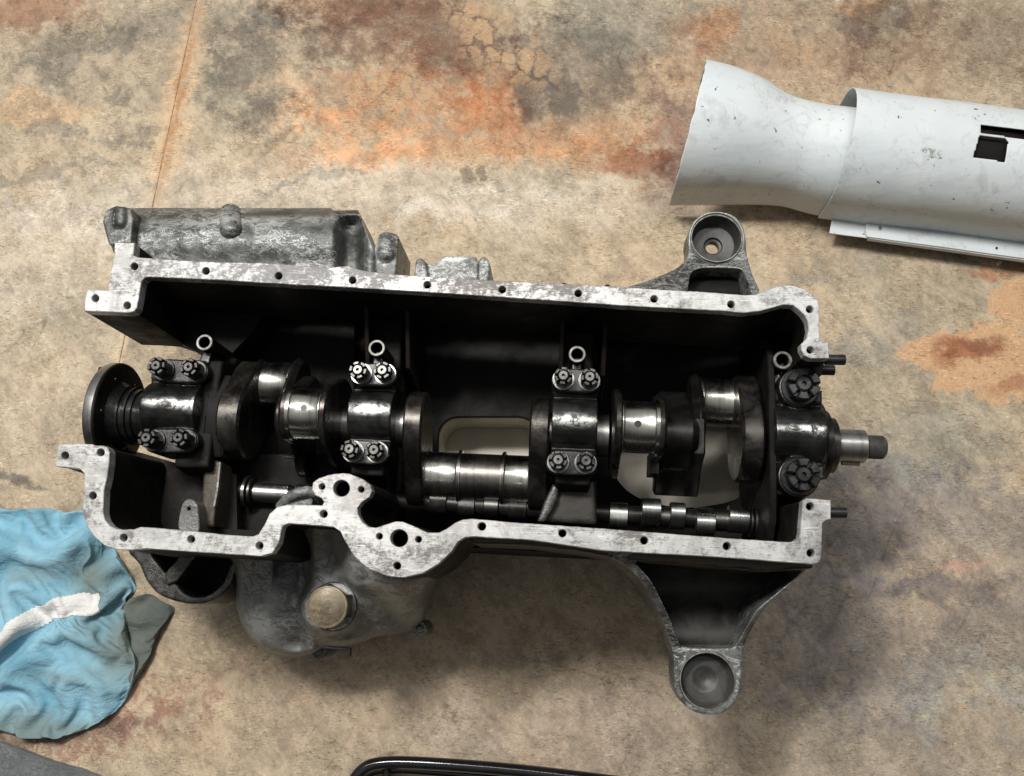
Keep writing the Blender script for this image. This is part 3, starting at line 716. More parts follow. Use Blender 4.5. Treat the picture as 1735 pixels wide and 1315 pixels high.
# upright bracket and drilled tab beside the cam bearing
m = MB(); m.plate(WP([(352,775),(374,782),(368,830),(362,893),(345,893),(340,850),(344,800)], 0.262), [], 0.262, 0.22, 0.001)
build('bracket', m, M_BRK, ENG, remesh=0.0022, smooth=2)
m = MB(); m.plate(WP([(371,783),(374,783),(369,832),(364,858),(361,858),(366,830)], 0.264), [], 0.264, 0.258); build('bracket_edge', m, M_RING, ENG)
m = MB(); m.plate(WP(smooth_poly([(303,900),(306,862),(313,848),(322,845),(332,850),(336,865),(335,905)], 3), 0.285), [WP(circ(320, 862, 2.6, 12), 0.285)], 0.285, 0.225, 0.001)
build('tab', m, M_CASTD, ENG)
# web of metal beside the third bearing that reaches for the cam side
m = MB(); m.plate(WP([(944,815),(1010,812),(1012,890),(914,884),(930,850)], 0.25), [], 0.25, 0.13, 0.002)
build('web', m, M_WEBF, ENG, remesh=0.003, smooth=3)
m = MB(); m.plate(WP([(936,820),(948,822),(944,850),(924,884),(910,884),(922,850)], 0.262), [], 0.262, 0.20, 0.002)
build('web', m, M_CASTD, ENG, remesh=0.0022, smooth=3)

m = MB(); m.plate(WP([(786,900),(1376,940),(1378,964),(1300,969),(1095,953),(1040,945),(980,934),(900,925),(800,921)], 0.335), [], 0.335, 0.22)
build('outer_skin', m, M_BRK, ENG, remesh=0.003, smooth=3)
# ---- bearing caps
def m_cap_wear_glint(name, base, lo, rough, spots):
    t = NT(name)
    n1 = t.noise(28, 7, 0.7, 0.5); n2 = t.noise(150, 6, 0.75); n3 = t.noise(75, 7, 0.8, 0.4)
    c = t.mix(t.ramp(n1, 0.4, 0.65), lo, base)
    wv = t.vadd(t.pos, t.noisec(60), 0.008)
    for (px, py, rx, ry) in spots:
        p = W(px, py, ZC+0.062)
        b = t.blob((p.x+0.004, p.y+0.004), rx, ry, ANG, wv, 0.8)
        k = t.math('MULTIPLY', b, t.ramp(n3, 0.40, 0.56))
        c = t.mix(k, c, (0.60, 0.60, 0.58))  # pale streak: crown highlight painted in together with the wear
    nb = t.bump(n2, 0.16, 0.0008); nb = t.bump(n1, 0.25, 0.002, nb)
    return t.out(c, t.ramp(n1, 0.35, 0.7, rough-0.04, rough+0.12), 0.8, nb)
def nut_mesh(R, H, big=False):
    m = MB(); hx = [(R*math.cos(math.pi/3*i+0.3), R*math.sin(math.pi/3*i+0.3)) for i in range(6)]
    n = 36; pts = []
    for i in range(n):
        a = 2*math.pi*i/n
        hr = R*0.99*math.cos(math.pi/6)/math.cos(((a-0.3+math.pi/6) % (math.pi/3))-math.pi/6)
        pts.append(min(hr, R*0.97))
    body = [(p*math.cos(2*math.pi*i/n), p*math.sin(2*math.pi*i/n)) for i, p in enumerate(pts)]
    hb = H*(0.5 if not big else 0.55)
    ri = R*(0.585 if not big else 0.50)
    m.plate(body, [circ(0, 0, ri*0.9, 24)], hb, 0, R*0.07)
    ro = 0.97 if big else 0.92
    for k in range(6):
        a0 = math.pi/3*k+0.13; a1 = math.pi/3*(k+1)-0.13
        arc = [a0+(a1-a0)*j/5 for j in range(6)]
        P = [(R*ro*math.cos(a), R*ro*math.sin(a)) for a in arc]+[(ri*math.cos(a), ri*math.sin(a)) for a in arc[::-1]]
        m.plate(P, [], H, hb-0.001, R*0.06)
    return m
def stud_mesh(R, H):
    m = MB(); r = R
    m.revz([(r*0.16, -0.005), (r, -0.005), (r, H-r*0.22), (r*0.8, H), (r*0.3, H), (r*0.2, H-0.0035), (r*0.16, H-0.004)][1:], None, 28, False)
    return m
def washer_mesh(R, h):
    m = MB(); m.revz([(R*0.5, 0), (R*0.985, 0), (R, h*0.3), (R*0.97, h), (R*0.5, h)], None, 44, True); return m
def tmpl(name, mb, mat):
    me = bpy.data.meshes.new(name); me.from_pydata([tuple(v) for v in mb.v], [], mb.f)
    bm = bmesh.new(); bm.from_mesh(me); bmesh.ops.recalc_face_normals(bm, faces=bm.faces); bm.to_mesh(me); bm.free()
    me.polygons.foreach_set('use_smooth', [True]*len(me.polygons)); me.set_sharp_from_angle(angle=math.radians(28)); me.materials.append(mat)
    return me
RS = 0.0118; RB = 0.0195
T = {
 's': (tmpl('castle_nut', nut_mesh(RS, 0.019), M_NUT), tmpl('stud', stud_mesh(RS*0.55, 0.0205), M_STUD), tmpl('washer', washer_mesh(RS*1.14, 0.0022), M_WASH)),
 'd': (tmpl('castle_nut', nut_mesh(RS*1.02, 0.021), M_NUTD), tmpl('stud', stud_mesh(RS*0.55, 0.0225), M_NUT), tmpl('washer', washer_mesh(RS*1.16, 0.0022), M_NUT)),
 'b': (tmpl('castle_nut', nut_mesh(RB, 0.020, True), M_NUTD), tmpl('stud', stud_mesh(RB*0.47, 0.0195), M_NUTD), tmpl('washer', washer_mesh(RB*1.12, 0.003), M_NUTD)),
}
ZS = ZC+0.055      # seats of the nuts
capdef = [
 ('d', [(279,627.5),(333,630),(263,747),(316,747)], (346,580), M_CAPD, 'dark four-nut bearing cap beside the output flange'),
 ('s', [(613,634),(653.5,634.5),(599,765.5),(640,767)], (638,589.5), M_CAP, 'four-nut bearing cap with a worn crown, its highlight streak in the colour, beside the upper pump hole'),
 ('s', [(954.5,643.5),(998.3,645.7),(945.7,783.5),(992,785)], (978,600), M_CAP, 'four-nut bearing cap with worn crown, its highlight streak in the colour, beside the small V-shaped web'),
 ('b', [(1354,657),(1353.5,808)], (1326.5,610), M_CAPD, 'black bearing cap with two large nuts beside the threaded shaft end'),
]
for ci, (kind, nuts, ring, mat, lab) in enumerate(capdef):
    s0, s1 = caps_s[ci]
    Mi = CM.inverted()
    loc_n = [Mi @ W(x, y, ZS) for x, y in nuts]
    loc_r = Mi @ W(ring[0], ring[1], ZS+0.002)
    Rn = {'s': RS, 'd': RS*1.02, 'b': RB}[kind]*1.12+0.0012
    m = MB()
    hz = 0.055
    # seats
    for q in (loc_n if kind == 'b' else []):
        m.revz([(Rn*1.03, 0.0), (Rn*1.03, hz)], CM @ Matrix.Translation((q.x, q.y, 0)), 36)
    if kind != 'b':
        for a, b in ((loc_n[0], loc_n[1]), (loc_n[2], loc_n[3])):
            P = []
            for c_, a0 in ((b, -90), (a, 90)):
                for i in range(13):
                    an = math.radians(a0+15*i); P.append((c_.x+Rn*1.02*math.cos(an), c_.y+Rn*1.02*math.sin(an)))
            m.plate(P, [], hz, 0.0, 0, CM)
    tm = [q.y for q in loc_n]; tmid = (max(tm)+min(tm))/2; hs = (max(tm)-min(tm))/2
    # crown arch, waisted body
    ra = {'s': 0.0325, 'd': 0.033, 'b': 0.036}[kind]; zc_ = {'s': 0.028, 'd': 0.030, 'b': 0.028}[kind]
    arch = [(tmid+ra*math.cos(math.radians(a)), zc_+ra*math.sin(math.radians(a))) for a in range(0, 181, 10)]
    arch = [(tmid+hs*1.0, 0.0), (tmid+hs*1.0, hz-0.010), (tmid+ra+0.003, hz-0.011)] + arch[2:-2] + [(tmid-ra-0.003, hz-0.011), (tmid-hs*1.0, hz-0.010), (tmid-hs*1.0, 0.0)]
    sa = min(q.x for q in loc_n); sb = max(q.x for q in loc_n)
    if kind == 'b': e0, e1 = AX(1313, 0, 0.055), AX(1400, 0, 0.055)
    elif kind == 'd': e0, e1 = AX(240, 0, 0.055), AX(331, 0, 0.055)
    else: e0, e1 = s0+0.0006, s1-0.0012
    m.slab(arch, e0, e1, CM)
    if kind == 'd':      # collar and web toward the crank web
        cm_ = MB(); cm_.slab([(0.052, -0.02), (0.052, 0.028), (0.025, 0.040), (-0.025, 0.040), (-0.052, 0.028), (-0.052, -0.02)], e1-0.004, s1, CM, 0.003)
        build('bearing_housing', cm_, M_IN, ENG)
    if kind == 'b':
        wide = [(tmid+hs+0.020, -0.02), (tmid+hs+0.020, hz-0.016), (tmid-hs-0.020, hz-0.016), (tmid-hs-0.020, -0.02)]
        m.slab(wide, AX(1306, 0, 0.045), AX(1372, 0, 0.045), CM)
        m.rev([(0, 0.047), (e1-e0-0.008, 0.047)], CM @ Matrix.Translation((e0+0.012, tmid, 0.008)), 40)
    # neck to the ring
    rr = 0.0105
    q = loc_n[0] if kind == 'b' else (loc_n[0]+loc_n[1])/2
    if kind == 'd': q = loc_n[1]
    dv = Vector((loc_r.x-q.x, loc_r.y-q.y, 0)); L = dv.length; dv.normalize(); pv = Vector((-dv.y, dv.x, 0))
    P = [Vector((q.x, q.y, 0))+pv*0.009, Vector((q.x, q.y, 0))-pv*0.009, Vector((q.x, q.y, 0))+dv*(L*0.98)-pv*0.0045, Vector((q.x, q.y, 0))+dv*(L*0.98)+pv*0.0045]
    if kind == 'd': P = [p for p in P]
    m.plate([(p.x, p.y) for p in P], [], hz-0.012, -0.02, 0, CM)
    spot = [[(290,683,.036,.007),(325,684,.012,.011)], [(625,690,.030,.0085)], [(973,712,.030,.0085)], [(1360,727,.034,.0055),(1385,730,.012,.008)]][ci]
    mat = m_cap_wear_glint('worn_glint_cap_steel', (0.060, 0.060, 0.059) if kind == 's' else (0.052, 0.052, 0.050), (0.03, 0.03, 0.029) if kind == 's' else (0.025, 0.025, 0.024), 0.34 if kind == 's' else 0.30, spot)
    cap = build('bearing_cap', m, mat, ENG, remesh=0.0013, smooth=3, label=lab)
    # ring boss: a hollow pipe standing beside the cap
    mr = MB(); o_ = (rr if kind != 'b' else 0.0112)
    mr.revz([(o_*0.66, -0.03), (o_*0.96, -0.03), (o_*0.97, hz-0.0005), (o_*0.66, hz-0.0005)], CM @ Matrix.Translation((loc_r.x, loc_r.y, 0)), 32, True)
    build('pipe_boss', mr, M_IN, cap)  # pipe side near black: its shade is put into the colour
    mr = MB(); mr.revz([(o_*0.67, hz-0.0003), (o_, hz-0.0003), (o_, hz+0.001), (o_*0.94, hz+0.002), (o_*0.72, hz+0.002), (o_*0.67, hz+0.001)], CM @ Matrix.Translation((loc_r.x, loc_r.y, 0)), 32, True)
    build('ring_face', mr, M_RING, cap)
    for i, q in enumerate(loc_n):
        p = CM @ Vector((q.x, q.y, hz+0.0004))
        a = rnd.uniform(0, 1.0)
        wz = {'s': 0.0022, 'd': 0.0022, 'b': 0.003}[kind]
        w_ = link('washer', T[kind][2], p, cap); w_.rotation_euler.z = a
        nz = link('castle_nut', T[kind][0], p+Vector((0, 0, wz)), cap); nz.rotation_euler.z = a*2.1+0.2
        sd = link('stud', T[kind][1], p+Vector((0, 0, wz)), cap)

# ---- crankshaft
cr_o = CM @ Vector((0.42, 0, 0))
CRK = link('crankshaft', None, cr_o, ENG)
TH = 0.064
def pin_c(deg): return (TH*math.cos(math.radians(deg)), TH*math.sin(math.radians(deg)))
P12 = {1: pin_c(-30), 2: pin_c(90), 3: pin_c(210)}
P12[6] = P12[1]; P12[5] = P12[2]; P12[4] = P12[3]
def cpart(name, m, mat, **kw): return build(name, m, mat, CRK, **kw)
def sh(t, z): return CM @ Matrix.Translation((0, t, z))
def hull(pts):
    pts = sorted(set(pts))
    def half(ps):
        h = []
        for p in ps:
            while len(h) >= 2 and (h[-1][0]-h[-2][0])*(p[1]-h[-2][1])-(h[-1][1]-h[-2][1])*(p[0]-h[-2][0]) <= 0: h.pop()
            h.append(p)
        return h
    a = half(pts); b = half(pts[::-1]); return a[:-1]+b[:-1]
def web(circs, s0, s1, mat, ch=0.002, extra=()):
    P = []
    for (t, z, r) in circs: P += [(round(t+r*math.cos(2*math.pi*i/72), 6), round(z+r*math.sin(2*math.pi*i/72), 6)) for i in range(72)]
    P = hull(P); m = MB(); m.slab(P, s0, s1, CM, ch)
    for (Q, a, b) in extra: m.slab(Q, a, b, CM, 0.002)
    return cpart('crank_web', m, mat, angle=35)
rp = 0.0305
def journal(px0, px1, pin, mat=M_PIN, r=rp, fil=True, name='crank_pin'):
    t, z = P12[pin] if pin else (0, 0)
    s0, s1 = AX(px0, t, z+r), AX(px1, t, z+r)
    m = MB()
    f = 0.0025
    prof = [(s0-0.004, r+0.003), (s0, r+0.003), (s0+0.0006, r+0.001), (s0+f, r), (s1-f, r), (s1-0.0006, r+0.001), (s1, r+0.003), (s1+0.004, r+0.003)] if fil else [(s0, r), (s1, r)]
    m.rev(prof, sh(t, z), 72)
    return cpart(name, m, mat), s0, s1
# output flange at the left end
sf = AX(207, 0, 0)
Rf = 0.0675
m = MB(); m.rev([(sf-0.0145, Rf-0.004), (sf-0.0135, Rf-0.001), (sf-0.012, Rf), (sf-0.002, Rf), (sf-0.0005, Rf-0.0015), (sf, Rf-0.004)], CM, 96)
fl = cpart('output_flange', m, M_WEBD)
m = MB(); m.rev([(sf-0.0148, Rf-0.0006), (sf-0.0110, Rf+0.0005), (sf-0.0035, Rf+0.0005), (sf-0.003, Rf-0.0005)], CM, 96)
cpart('flange_rim', m, M_SNOUT)
p = CM.inverted() @ W(168, 634, ZC+0.03)
m = MB(); m.rev([(sf-0.024, 0.0045), (sf-0.0235, 0.005), (sf-0.013, 0.005)], sh(0.052, 0.028), 20); cpart('dowel', m, M_BLK)
for a in (35, 95, 155, 215, 275, 335):
    m = MB(); m.rev([(sf, 0.0035), (sf+0.0012, 0.0032)], sh(0.05*math.cos(math.radians(a)), 0.05*math.sin(math.radians(a))), 14); cpart('bolt_end', m, M_CAPD)
sn = AX(246, 0, 0.03)
m = MB(); m.rev([(sf-0.002, 0.045), (sf+0.003, 0.041), (sf+0.008, 0.037), (sf+0.010, 0.0385), (sf+0.0125, 0.0385), (sf+0.0128, 0.0355), (sf+0.018, 0.0355), (sf+0.0183, 0.038), (sf+0.0215, 0.038), (sf+0.022, 0.035), (sf+0.028, 0.035), (sf+0.0283, 0.032), (sn+0.03, 0.032)], CM, 72)
cpart('oil_thrower', m, M_CAPD)
# main journals, mostly under their caps
for a, b in ((246, 400), (575, 690), (925, 1030), (1295, 1400)):
    m = MB(); s0, s1 = AX(a, 0, 0), AX(b, 0, 0); m.rev([(s0, 0.0265), (s1, 0.0265)], CM, 64); cpart('main_journal', m, M_SNOUT)
# webs
_, a1, b1 = journal(432, 486, 1)
s0, s1 = AX(365, 0, 0.05), AX(405, 0, 0.05)
web([(0, 0, 0.0505), (P12[1][0]*0.75, P12[1][1]*0.75, 0.042)], s0, s1, M_WEB, 0.003)
_, a2, b2 = journal(489, 539, 2)
tail = [(-0.030, 0.02), (0.030, 0.02), (0.024, -0.02), (-0.060, -0.058), (-0.075, -0.045), (-0.06, -0.01)]
web([(P12[2][0], P12[2][1]-0.001, 0.0345), (P12[2][0], 0.02, 0.034)], a2-0.012, a2-0.001, M_WEB, 0.003)
web([(P12[1][0], P12[1][1], 0.038), (0.02, -0.005, 0.034)], b1+0.001, b1+0.014, M_WEBD, 0.006)
web([(P12[1][0]*0.7, P12[1][1], 0.030), (-0.012, 0.010, 0.036), (0, 0.034, 0.028)], b1+0.010, a2-0.008, M_WEBD, 0.003)
web([(-0.042, -0.030, 0.024), (0, 0, 0.03)], (b1+a2)/2, a2-0.004, M_WEBD, 0.003)
web([(0, 0.012, 0.056), (P12[2][0], P12[2][1]-0.004, 0.040)], b2+0.001, b2+0.010, M_WEB, 0.002)
_, a3, b3 = journal(719, 773, 3)
web([(0, 0, 0.046), (P12[3][0], P12[3][1], 0.040)], AX(682, 0, 0.046), AX(714, 0, 0.046), M_WEB, 0.0025)
_, a4, b4 = journal(853, 896, 3)
t3, z3 = P12[3]
m = MB(); m.rev([(b3, rp+0.004), (b3+0.003, rp+0.004), (b3+0.0032, rp-0.0002), (a4-0.0032, rp-0.0002), (a4-0.003, rp+0.004), (a4, rp+0.004)], sh(t3, z3), 72)
cpart('centre_web', m, M_PINB)
web([(0, 0, 0.046), (t3, z3, 0.040)], AX(897, 0, 0.046), AX(931, 0, 0.046), M_WEB, 0.0025)
_, a5, b5 = journal(1057, 1113, 5)
web([(0, 0.012, 0.056), (P12[2][0], P12[2][1]-0.004, 0.040)], a5-0.010, a5-0.001, M_WEB, 0.002)
_, a6, b6 = journal(1193, 1250, 6)
tail = [(-0.022, 0.030), (0.02, 0.030), (0.01, -0.035), (-0.062, -0.045), (-0.068, -0.028), (-0.036, 0.0)]
web([(P12[2][0], P12[2][1]-0.001, 0.0345), (P12[2][0], 0.02, 0.034)], b5+0.001, b5+0.012, M_WEB, 0.003)
web([(P12[1][0], P12[1][1], 0.038), (0.02, -0.005, 0.034)], a6-0.016, a6-0.001, M_WEBD, 0.007)
web([(P12[1][0]*0.7, P12[1][1], 0.028), (-0.012, 0.0, 0.030), (0, 0.026, 0.024)], b5+0.008, a6-0.012, M_WEBD, 0.009)
m = MB(); m.slab(tail, b5+0.010, a6-0.003, CM, 0.002); m.box(b5+0.001, b5+0.012, -0.046, -0.02, -0.03, 0.012, CM); cpart('balance_tail', m, M_WEBD)
web([(0, 0, 0.051), (P12[1][0]*0.8, P12[1][1]*0.4, 0.042)], AX(1259, 0, 0.05), AX(1298, 0, 0.05), M_WEB, 0.003)
# oil holes in the two upright pins
for (sa, sb, px, py) in ((a2, b2, 514.5, 691), (a5, b5, 1081, 718)):
    t, z = P12[2]
    q = CM.inverted() @ W(px, py, ZC+z+rp)
    m = MB(); m.revz([(0.0040, z+rp-0.006), (0.0040, z+rp+0.0002), (0.0030, z+rp+0.0002)], CM @ Matrix.Translation((q.x, q.y, 0)), 18)
    cpart('oil_hole', m, M_BLK)
# right-hand end: seal collar, snout, thread
e = [AX(x, 0, 0.02) for x in (1392, 1406, 1420, 1473, 1476, 1509)]
m = MB(); m.rev([(e[0]-0.012, 0.044), (e[0], 0.044), (e[0]+0.001, 0.0425), (e[1]-0.001, 0.0425), (e[1], 0.040)], CM, 72); cpart('seal_collar', m, M_WEBD)
m = MB(); m.rev([(e[1]-0.001, 0.032), (e[1]+0.001, 0.034), (e[2]-0.001, 0.034), (e[2], 0.0325)], CM, 72); cpart('timing_collar', m, M_WEB)
m = MB(); m.rev([(e[2]-0.001, 0.0205), (e[3]-0.001, 0.0205), (e[3], 0.0195)], CM, 64); sn_ = cpart('snout', m, M_SNOUT)
m = MB(); m.box(e[2]+0.010, e[3]-0.006, -0.0235, -0.0165, -0.004, 0.003, CM); cpart('key', m, M_WEB)
m = MB(); prof = []; x = e[3]-0.002
prof.append((x, 0.0130)); pitch = 0.0015
while x < e[5]-0.004: prof += [(x, 0.0134), (x+pitch/2, 0.0145)]; x += pitch
prof += [(e[5]-0.002, 0.0140), (e[5], 0.0120)]
m.rev(prof, CM, 48); cpart('thread', m, M_THR)

# ---- camshaft
c0, c1 = W(415, 833, ZC-0.035), W(1290, 886, ZC-0.035)
cx = (c1-c0).normalized(); cy = EZ.cross(cx)
CC = Matrix((cx, cy, EZ)).transposed().to_4x4(); CC.translation = c0
CAM = link('camshaft', None, (c0+c1)/2, ENG)
def CX(px):
    lo, hi = -0.2, 1.2
    for _ in range(36):
        mm = (lo+hi)/2
        if PX(CC @ Vector((mm, 0, 0.012)))[0] < px: lo = mm
        else: hi = mm
    return (lo+hi)/2
def cyl(px0, px1, r, mat, name, off=(0, 0)):
    m = MB(); a, b = CX(px0), CX(px1); m.rev([(a, r-0.0005), (a+0.0006, r), (b-0.0006, r), (b, r-0.0005)], CC @ Matrix.Translation((0, off[0], off[1])), 40)
    return build(name, m, mat, CAM)
cyl(380, 1295, 0.0115, M_WEBD, 'shaft')
cyl(411, 417, 0.021, M_CAM, 'collar'); cyl(419, 424, 0.018, M_CAMD, 'collar'); cyl(427, 487, 0.0128, M_CAM, 'bearing_journal')
for (a, b, r, dy, dz, mt) in ((498,522,.014,0,.002,M_CAM),(560,585,.012,.002,.0,M_WEBD),(620,650,.012,0,.002,M_WEBD),(727,756,.0125,.002,.002,M_WEBD),(776,804,.0125,-.002,.002,M_WEBD),(820,844,.0125,.0,.003,M_CAMD),(862,892,.0125,0,.002,M_WEBD),  # middle lobes get darker steel, their shade put into the colour
    (1033,1064,.0140,-.003,.001,M_CAM),(1087,1119,.0165,.004,.004,M_CAM),(1136,1161,.0150,.003,.003,M_CAM),(1179,1211,.0165,-.003,.004,M_CAM),(1235,1269,.0160,.002,.003,M_CAM)):
    # egg-shaped lobe: hull of base circle and nose circle
    P = [(0.0145*math.cos(2*math.pi*i/40), 0.0145*math.sin(2*math.pi*i/40)) for i in range(40)]+[(dy*1.7+r*0.92*math.cos(2*math.pi*i/40), dz*1.7+r*0.92*math.sin(2*math.pi*i/40)) for i in range(40)]
    m = MB(); m.slab(hull([(round(p[0], 6), round(p[1], 6)) for p in P]), CX(a), CX(b), CC, 0.0006)
    build('cam_lobe', m, mt, CAM)
cyl(1272, 1276, 0.0185, M_CAMD, 'collar'); cyl(1279, 1284, 0.0195, M_CAMD, 'collar'); cyl(1119, 1136, 0.0122, M_CAMD, 'shaft'); cyl(1211, 1235, 0.0135, M_CAMD, 'shaft')

# ---- studs standing out of the right-hand end
for (xa, xb, y, z) in ((1398, 1431, 609.5, 0.318), (1376, 1413, 627, 0.285), (1400, 1433, 868.5, 0.318)):
    a, b = W(xa, y-0.0, z), W(xb, y+0.5, z)
    m = MB(); m.tube([a, a.lerp(b, 0.96), b], 0.0062, 18); build('end_stud', m, M_BLK, ENG)
wall_px('end_boss', [(1362,604),(1398,606),(1392,636),(1372,642),(1362,620)], 0.315, 0.26, M_IN)

# ---- engine mounting arms
def arm(outer, pocket, cup, cr, zf, depth, hole_r, hole_c, through, thick=0.045, pfloor=True):
    outer = smooth_poly(outer, 3); pocket = smooth_poly(pocket, 3)
    def wz(p): return tuple(W(p[0], p[1], zf(p[1])))
    O = [wz(p) for p in outer]; K = [wz(p) for p in pocket]; C_ = [wz(p) for p in circ(cup[0], cup[1], cr, 48)]
    def f(x, y):
        # height of the top face at a world position: solve through the pixel row
        z = 0.27
        for _ in range(4): z = zf(PX((x, y, z))[1])
        return z
    def dep(x, y):      # the web gets deeper towards the crankcase
        yy = PX((x, y, 0.27))[1]; k = min(1, max(0, abs(yy-cup[1])-55)/120)
        return thick+0.085*k*k*(3-2*k)
    m = MB(); m.plate(O, [K, C_], f, lambda x, y: f(x, y)-dep(x, y))
    # cup: wall ring and dished bottom
    zc_ = zf(cup[1]); c = W(cup[0], cup[1], zc_); r = (W(cup[0]+cr, cup[1], zc_)-c).length
    hc = W(hole_c[0], hole_c[1], zc_-depth) if through else c
    d = depth
    if through: prof = [(0.0088, -d-0.016), (r+0.004, -d-0.016), (r+0.004, -0.003), (r-0.0008, -0.002), (r-0.002, -d*0.55), (r*0.82, -d*0.92), (0.0125, -d), (0.0115, -d-0.004), (0.0088, -d-0.005)]
    else: prof = [(0.0006, -d-0.012), (r+0.004, -d-0.012), (r+0.004, -0.003), (r-0.0008, -0.002), (r-0.0025, -d*0.8), (r*0.80, -d), (0.016, -d+0.0008), (0.0125, -d+0.0005), (0.0095, -d-0.003), (0.0006, -d-0.0035)]
    cu = MB(); cu.revz(prof, Matrix.Translation((c.x, c.y, zc_)), 64, True)
    rz = zc_-0.0009
    rm = MB(); rm.revz([(r-0.0016, rz), (r+0.0002, rz), (r+0.0002, rz+0.0018), (r-0.0010, rz+0.0018)], Matrix.Translation((c.x, c.y, 0)), 64, True)
    o = build('mounting_arm', m, M_CAST, ENG, remesh=0.0017, smooth=3, label='upper mounting arm with a through-drilled cup' if through else 'lower mounting arm with a blind cup')
    build('cup_rim', rm, M_RING, o)
    build('cup', cu, M_CUP, o, angle=50)
    n = MB(); n.plate([wz(p) for p in resample(pocket, 8)], [], lambda x, y: f(x, y)-dep(x, y)+0.012, lambda x, y: f(x, y)-dep(x, y)+0.004, 0)
    build('pocket_floor', n, M_POCK if not through else M_IN, o)
    return o
zlow = lambda y: 0.335-0.075*min(1, max(0, (y-945)/150))
arm([(1010,925),(1036,943),(1066,964),(1088,989),(1107,1019),(1125,1055),(1136,1088),(1141.5,1118),(1141.5,1148),(1146,1172),(1160,1195),(1181,1208),(1211,1211),(1234,1203),(1249,1184),
     (1257,1140),(1258.5,1113),(1264,1088),(1279,1058),(1299,1028),(1329,998),(1359,973),(1376,950),(1370,930),(1200,925)],
    [(1083,948),(1090,968),(1104,985),(1124,1024),(1138,1055),(1149,1085),(1158,1096),(1195,1098.5),(1237,1097.5),(1248,1091),(1266,1060),(1283,1033),(1310,1010),(1352,975),(1345,962),(1200,950)],
    (1199,1153.5), 47.5, zlow, 0.020, 0, (0, 0), False, 0.05)
zup = lambda y: 0.255+0.05*min(1, max(0, (y-440)/60))
arm([(1040,492),(1065,485),(1100,474),(1130,462),(1152,450),(1164,432),(1167,410),(1168,392),(1177,373),(1194,361),(1216,358),(1240,363),(1256,377),(1263,398),(1266,432),(1275,464),(1284,502),(1200,510),(1100,508)],
    [(1168,476),(1172,462),(1183,455),(1210,453),(1252,455),(1262,464),(1272,492),(1266,500),(1175,500)],
    (1214,404), 43.5, zup, 0.026, 12, (1211.5,417.6), True, 0.045)

# ---- long side casting at the upper left
ZH = 0.20
def cyl_between(m, a, b, ra, rb=None, n=28):
    rb = rb or ra; d = (b-a).normalized(); L = (b-a).length
    x = d; yv = Vector((0, 0, 1)).cross(x).normalized(); z = x.cross(yv)
    Mx = Matrix((x, yv, z)).transposed().to_4x4(); Mx.translation = a
    m.rev([(0, ra), (L, rb)], Mx, n)
def field(corners, nu, nv, zf, zb):
    m = MB(); V = []
    for i in range(nu):
        for k in range(nv):
            u, v = i/(nu-1), k/(nv-1)
            a = [corners[0][q]*(1-u)+corners[1][q]*u for q in (0, 1)]; b = [corners[3][q]*(1-u)+corners[2][q]*u for q in (0, 1)]
            x, y = a[0]*(1-v)+b[0]*v, a[1]*(1-v)+b[1]*v
            V.append(tuple(W(x, y, zf(u, v, x, y))))
    n = len(V); V += [(p[0], p[1], zb) for p in V]
    F = []
    for i in range(nu-1):
        for k in range(nv-1):
            q = [i*nv+k, (i+1)*nv+k, (i+1)*nv+k+1, i*nv+k+1]; F.append(q); F.append([z+n for z in q][::-1])
    ring = [k for k in range(nv)]+[i*nv+nv-1 for i in range(1, nu)]+[(nu-1)*nv+k for k in range(nv-2, -1, -1)]+[i*nv for i in range(nu-2, 0, -1)]
    for i in range(len(ring)):
        a, b = ring[i], ring[(i+1) % len(ring)]; F.append([a, b, b+n, a+n])
    m.add(V, F); return m
def sm(x, a, b):
    t = max(0, min(1, (x-a)/(b-a))); return t*t*(3-2*t)
def crown(x, y):
    q = max(0.0, min(1.0, (y-351)/52)); h = (1-(1-q)**2.6)**0.62
    return ZH-0.012+0.058*h-0.010*sm(y, 405, 455)+0.0012*noise.noise(Vector((x*0.03, y*0.05, 3)))+0.0005*noise.noise(Vector((x*0.12, y*0.15, 8)))
m = field([(218,352),(562,352),(562,474),(218,452)], 110, 46, lambda u, v, x, y: crown(x, y)-0.006*sm(x, 236, 224), 0.12)
hc = build('side_housing', m, M_CAST, ENG, remesh=0.0022, smooth=4)
m = MB(); m.plate(WP([(560,420),(640,420),(668,424),(668,480),(560,480)], ZH), [], ZH, 0.12); build('housing_foot', m, M_CASTD, hc)
m = MB()
for yy in (356, 362, 368, 374, 380, 386): m.ell(W(391, yy+4, crown(391, yy)+0.002), 0.0150, 0.0125, 0.0125)
build('boss', m, M_CAST, hc, remesh=0.0015, smooth=3)
m = MB()     # corner lug at the far left
m.plate(WP([(178,356),(196,348),(222,352),(226,372),(222,400),(221,412),(184,415),(178,395),(173,375)], ZH+0.06), [], ZH+0.06, 0.14)
m.plate(WP([(184,408),(222,404),(224,470),(196,440)], ZH+0.04), [], ZH+0.04, 0.14)
a, b = W(209, 356, ZH+0.054), W(207, 378, ZH+0.056); cyl_between(m, a, b, 0.0105); m.ell(b, 0.0105, 0.012, 0.0105)
lug = build('corner_lug', m, M_CAST, hc, remesh=0.0018, smooth=5)
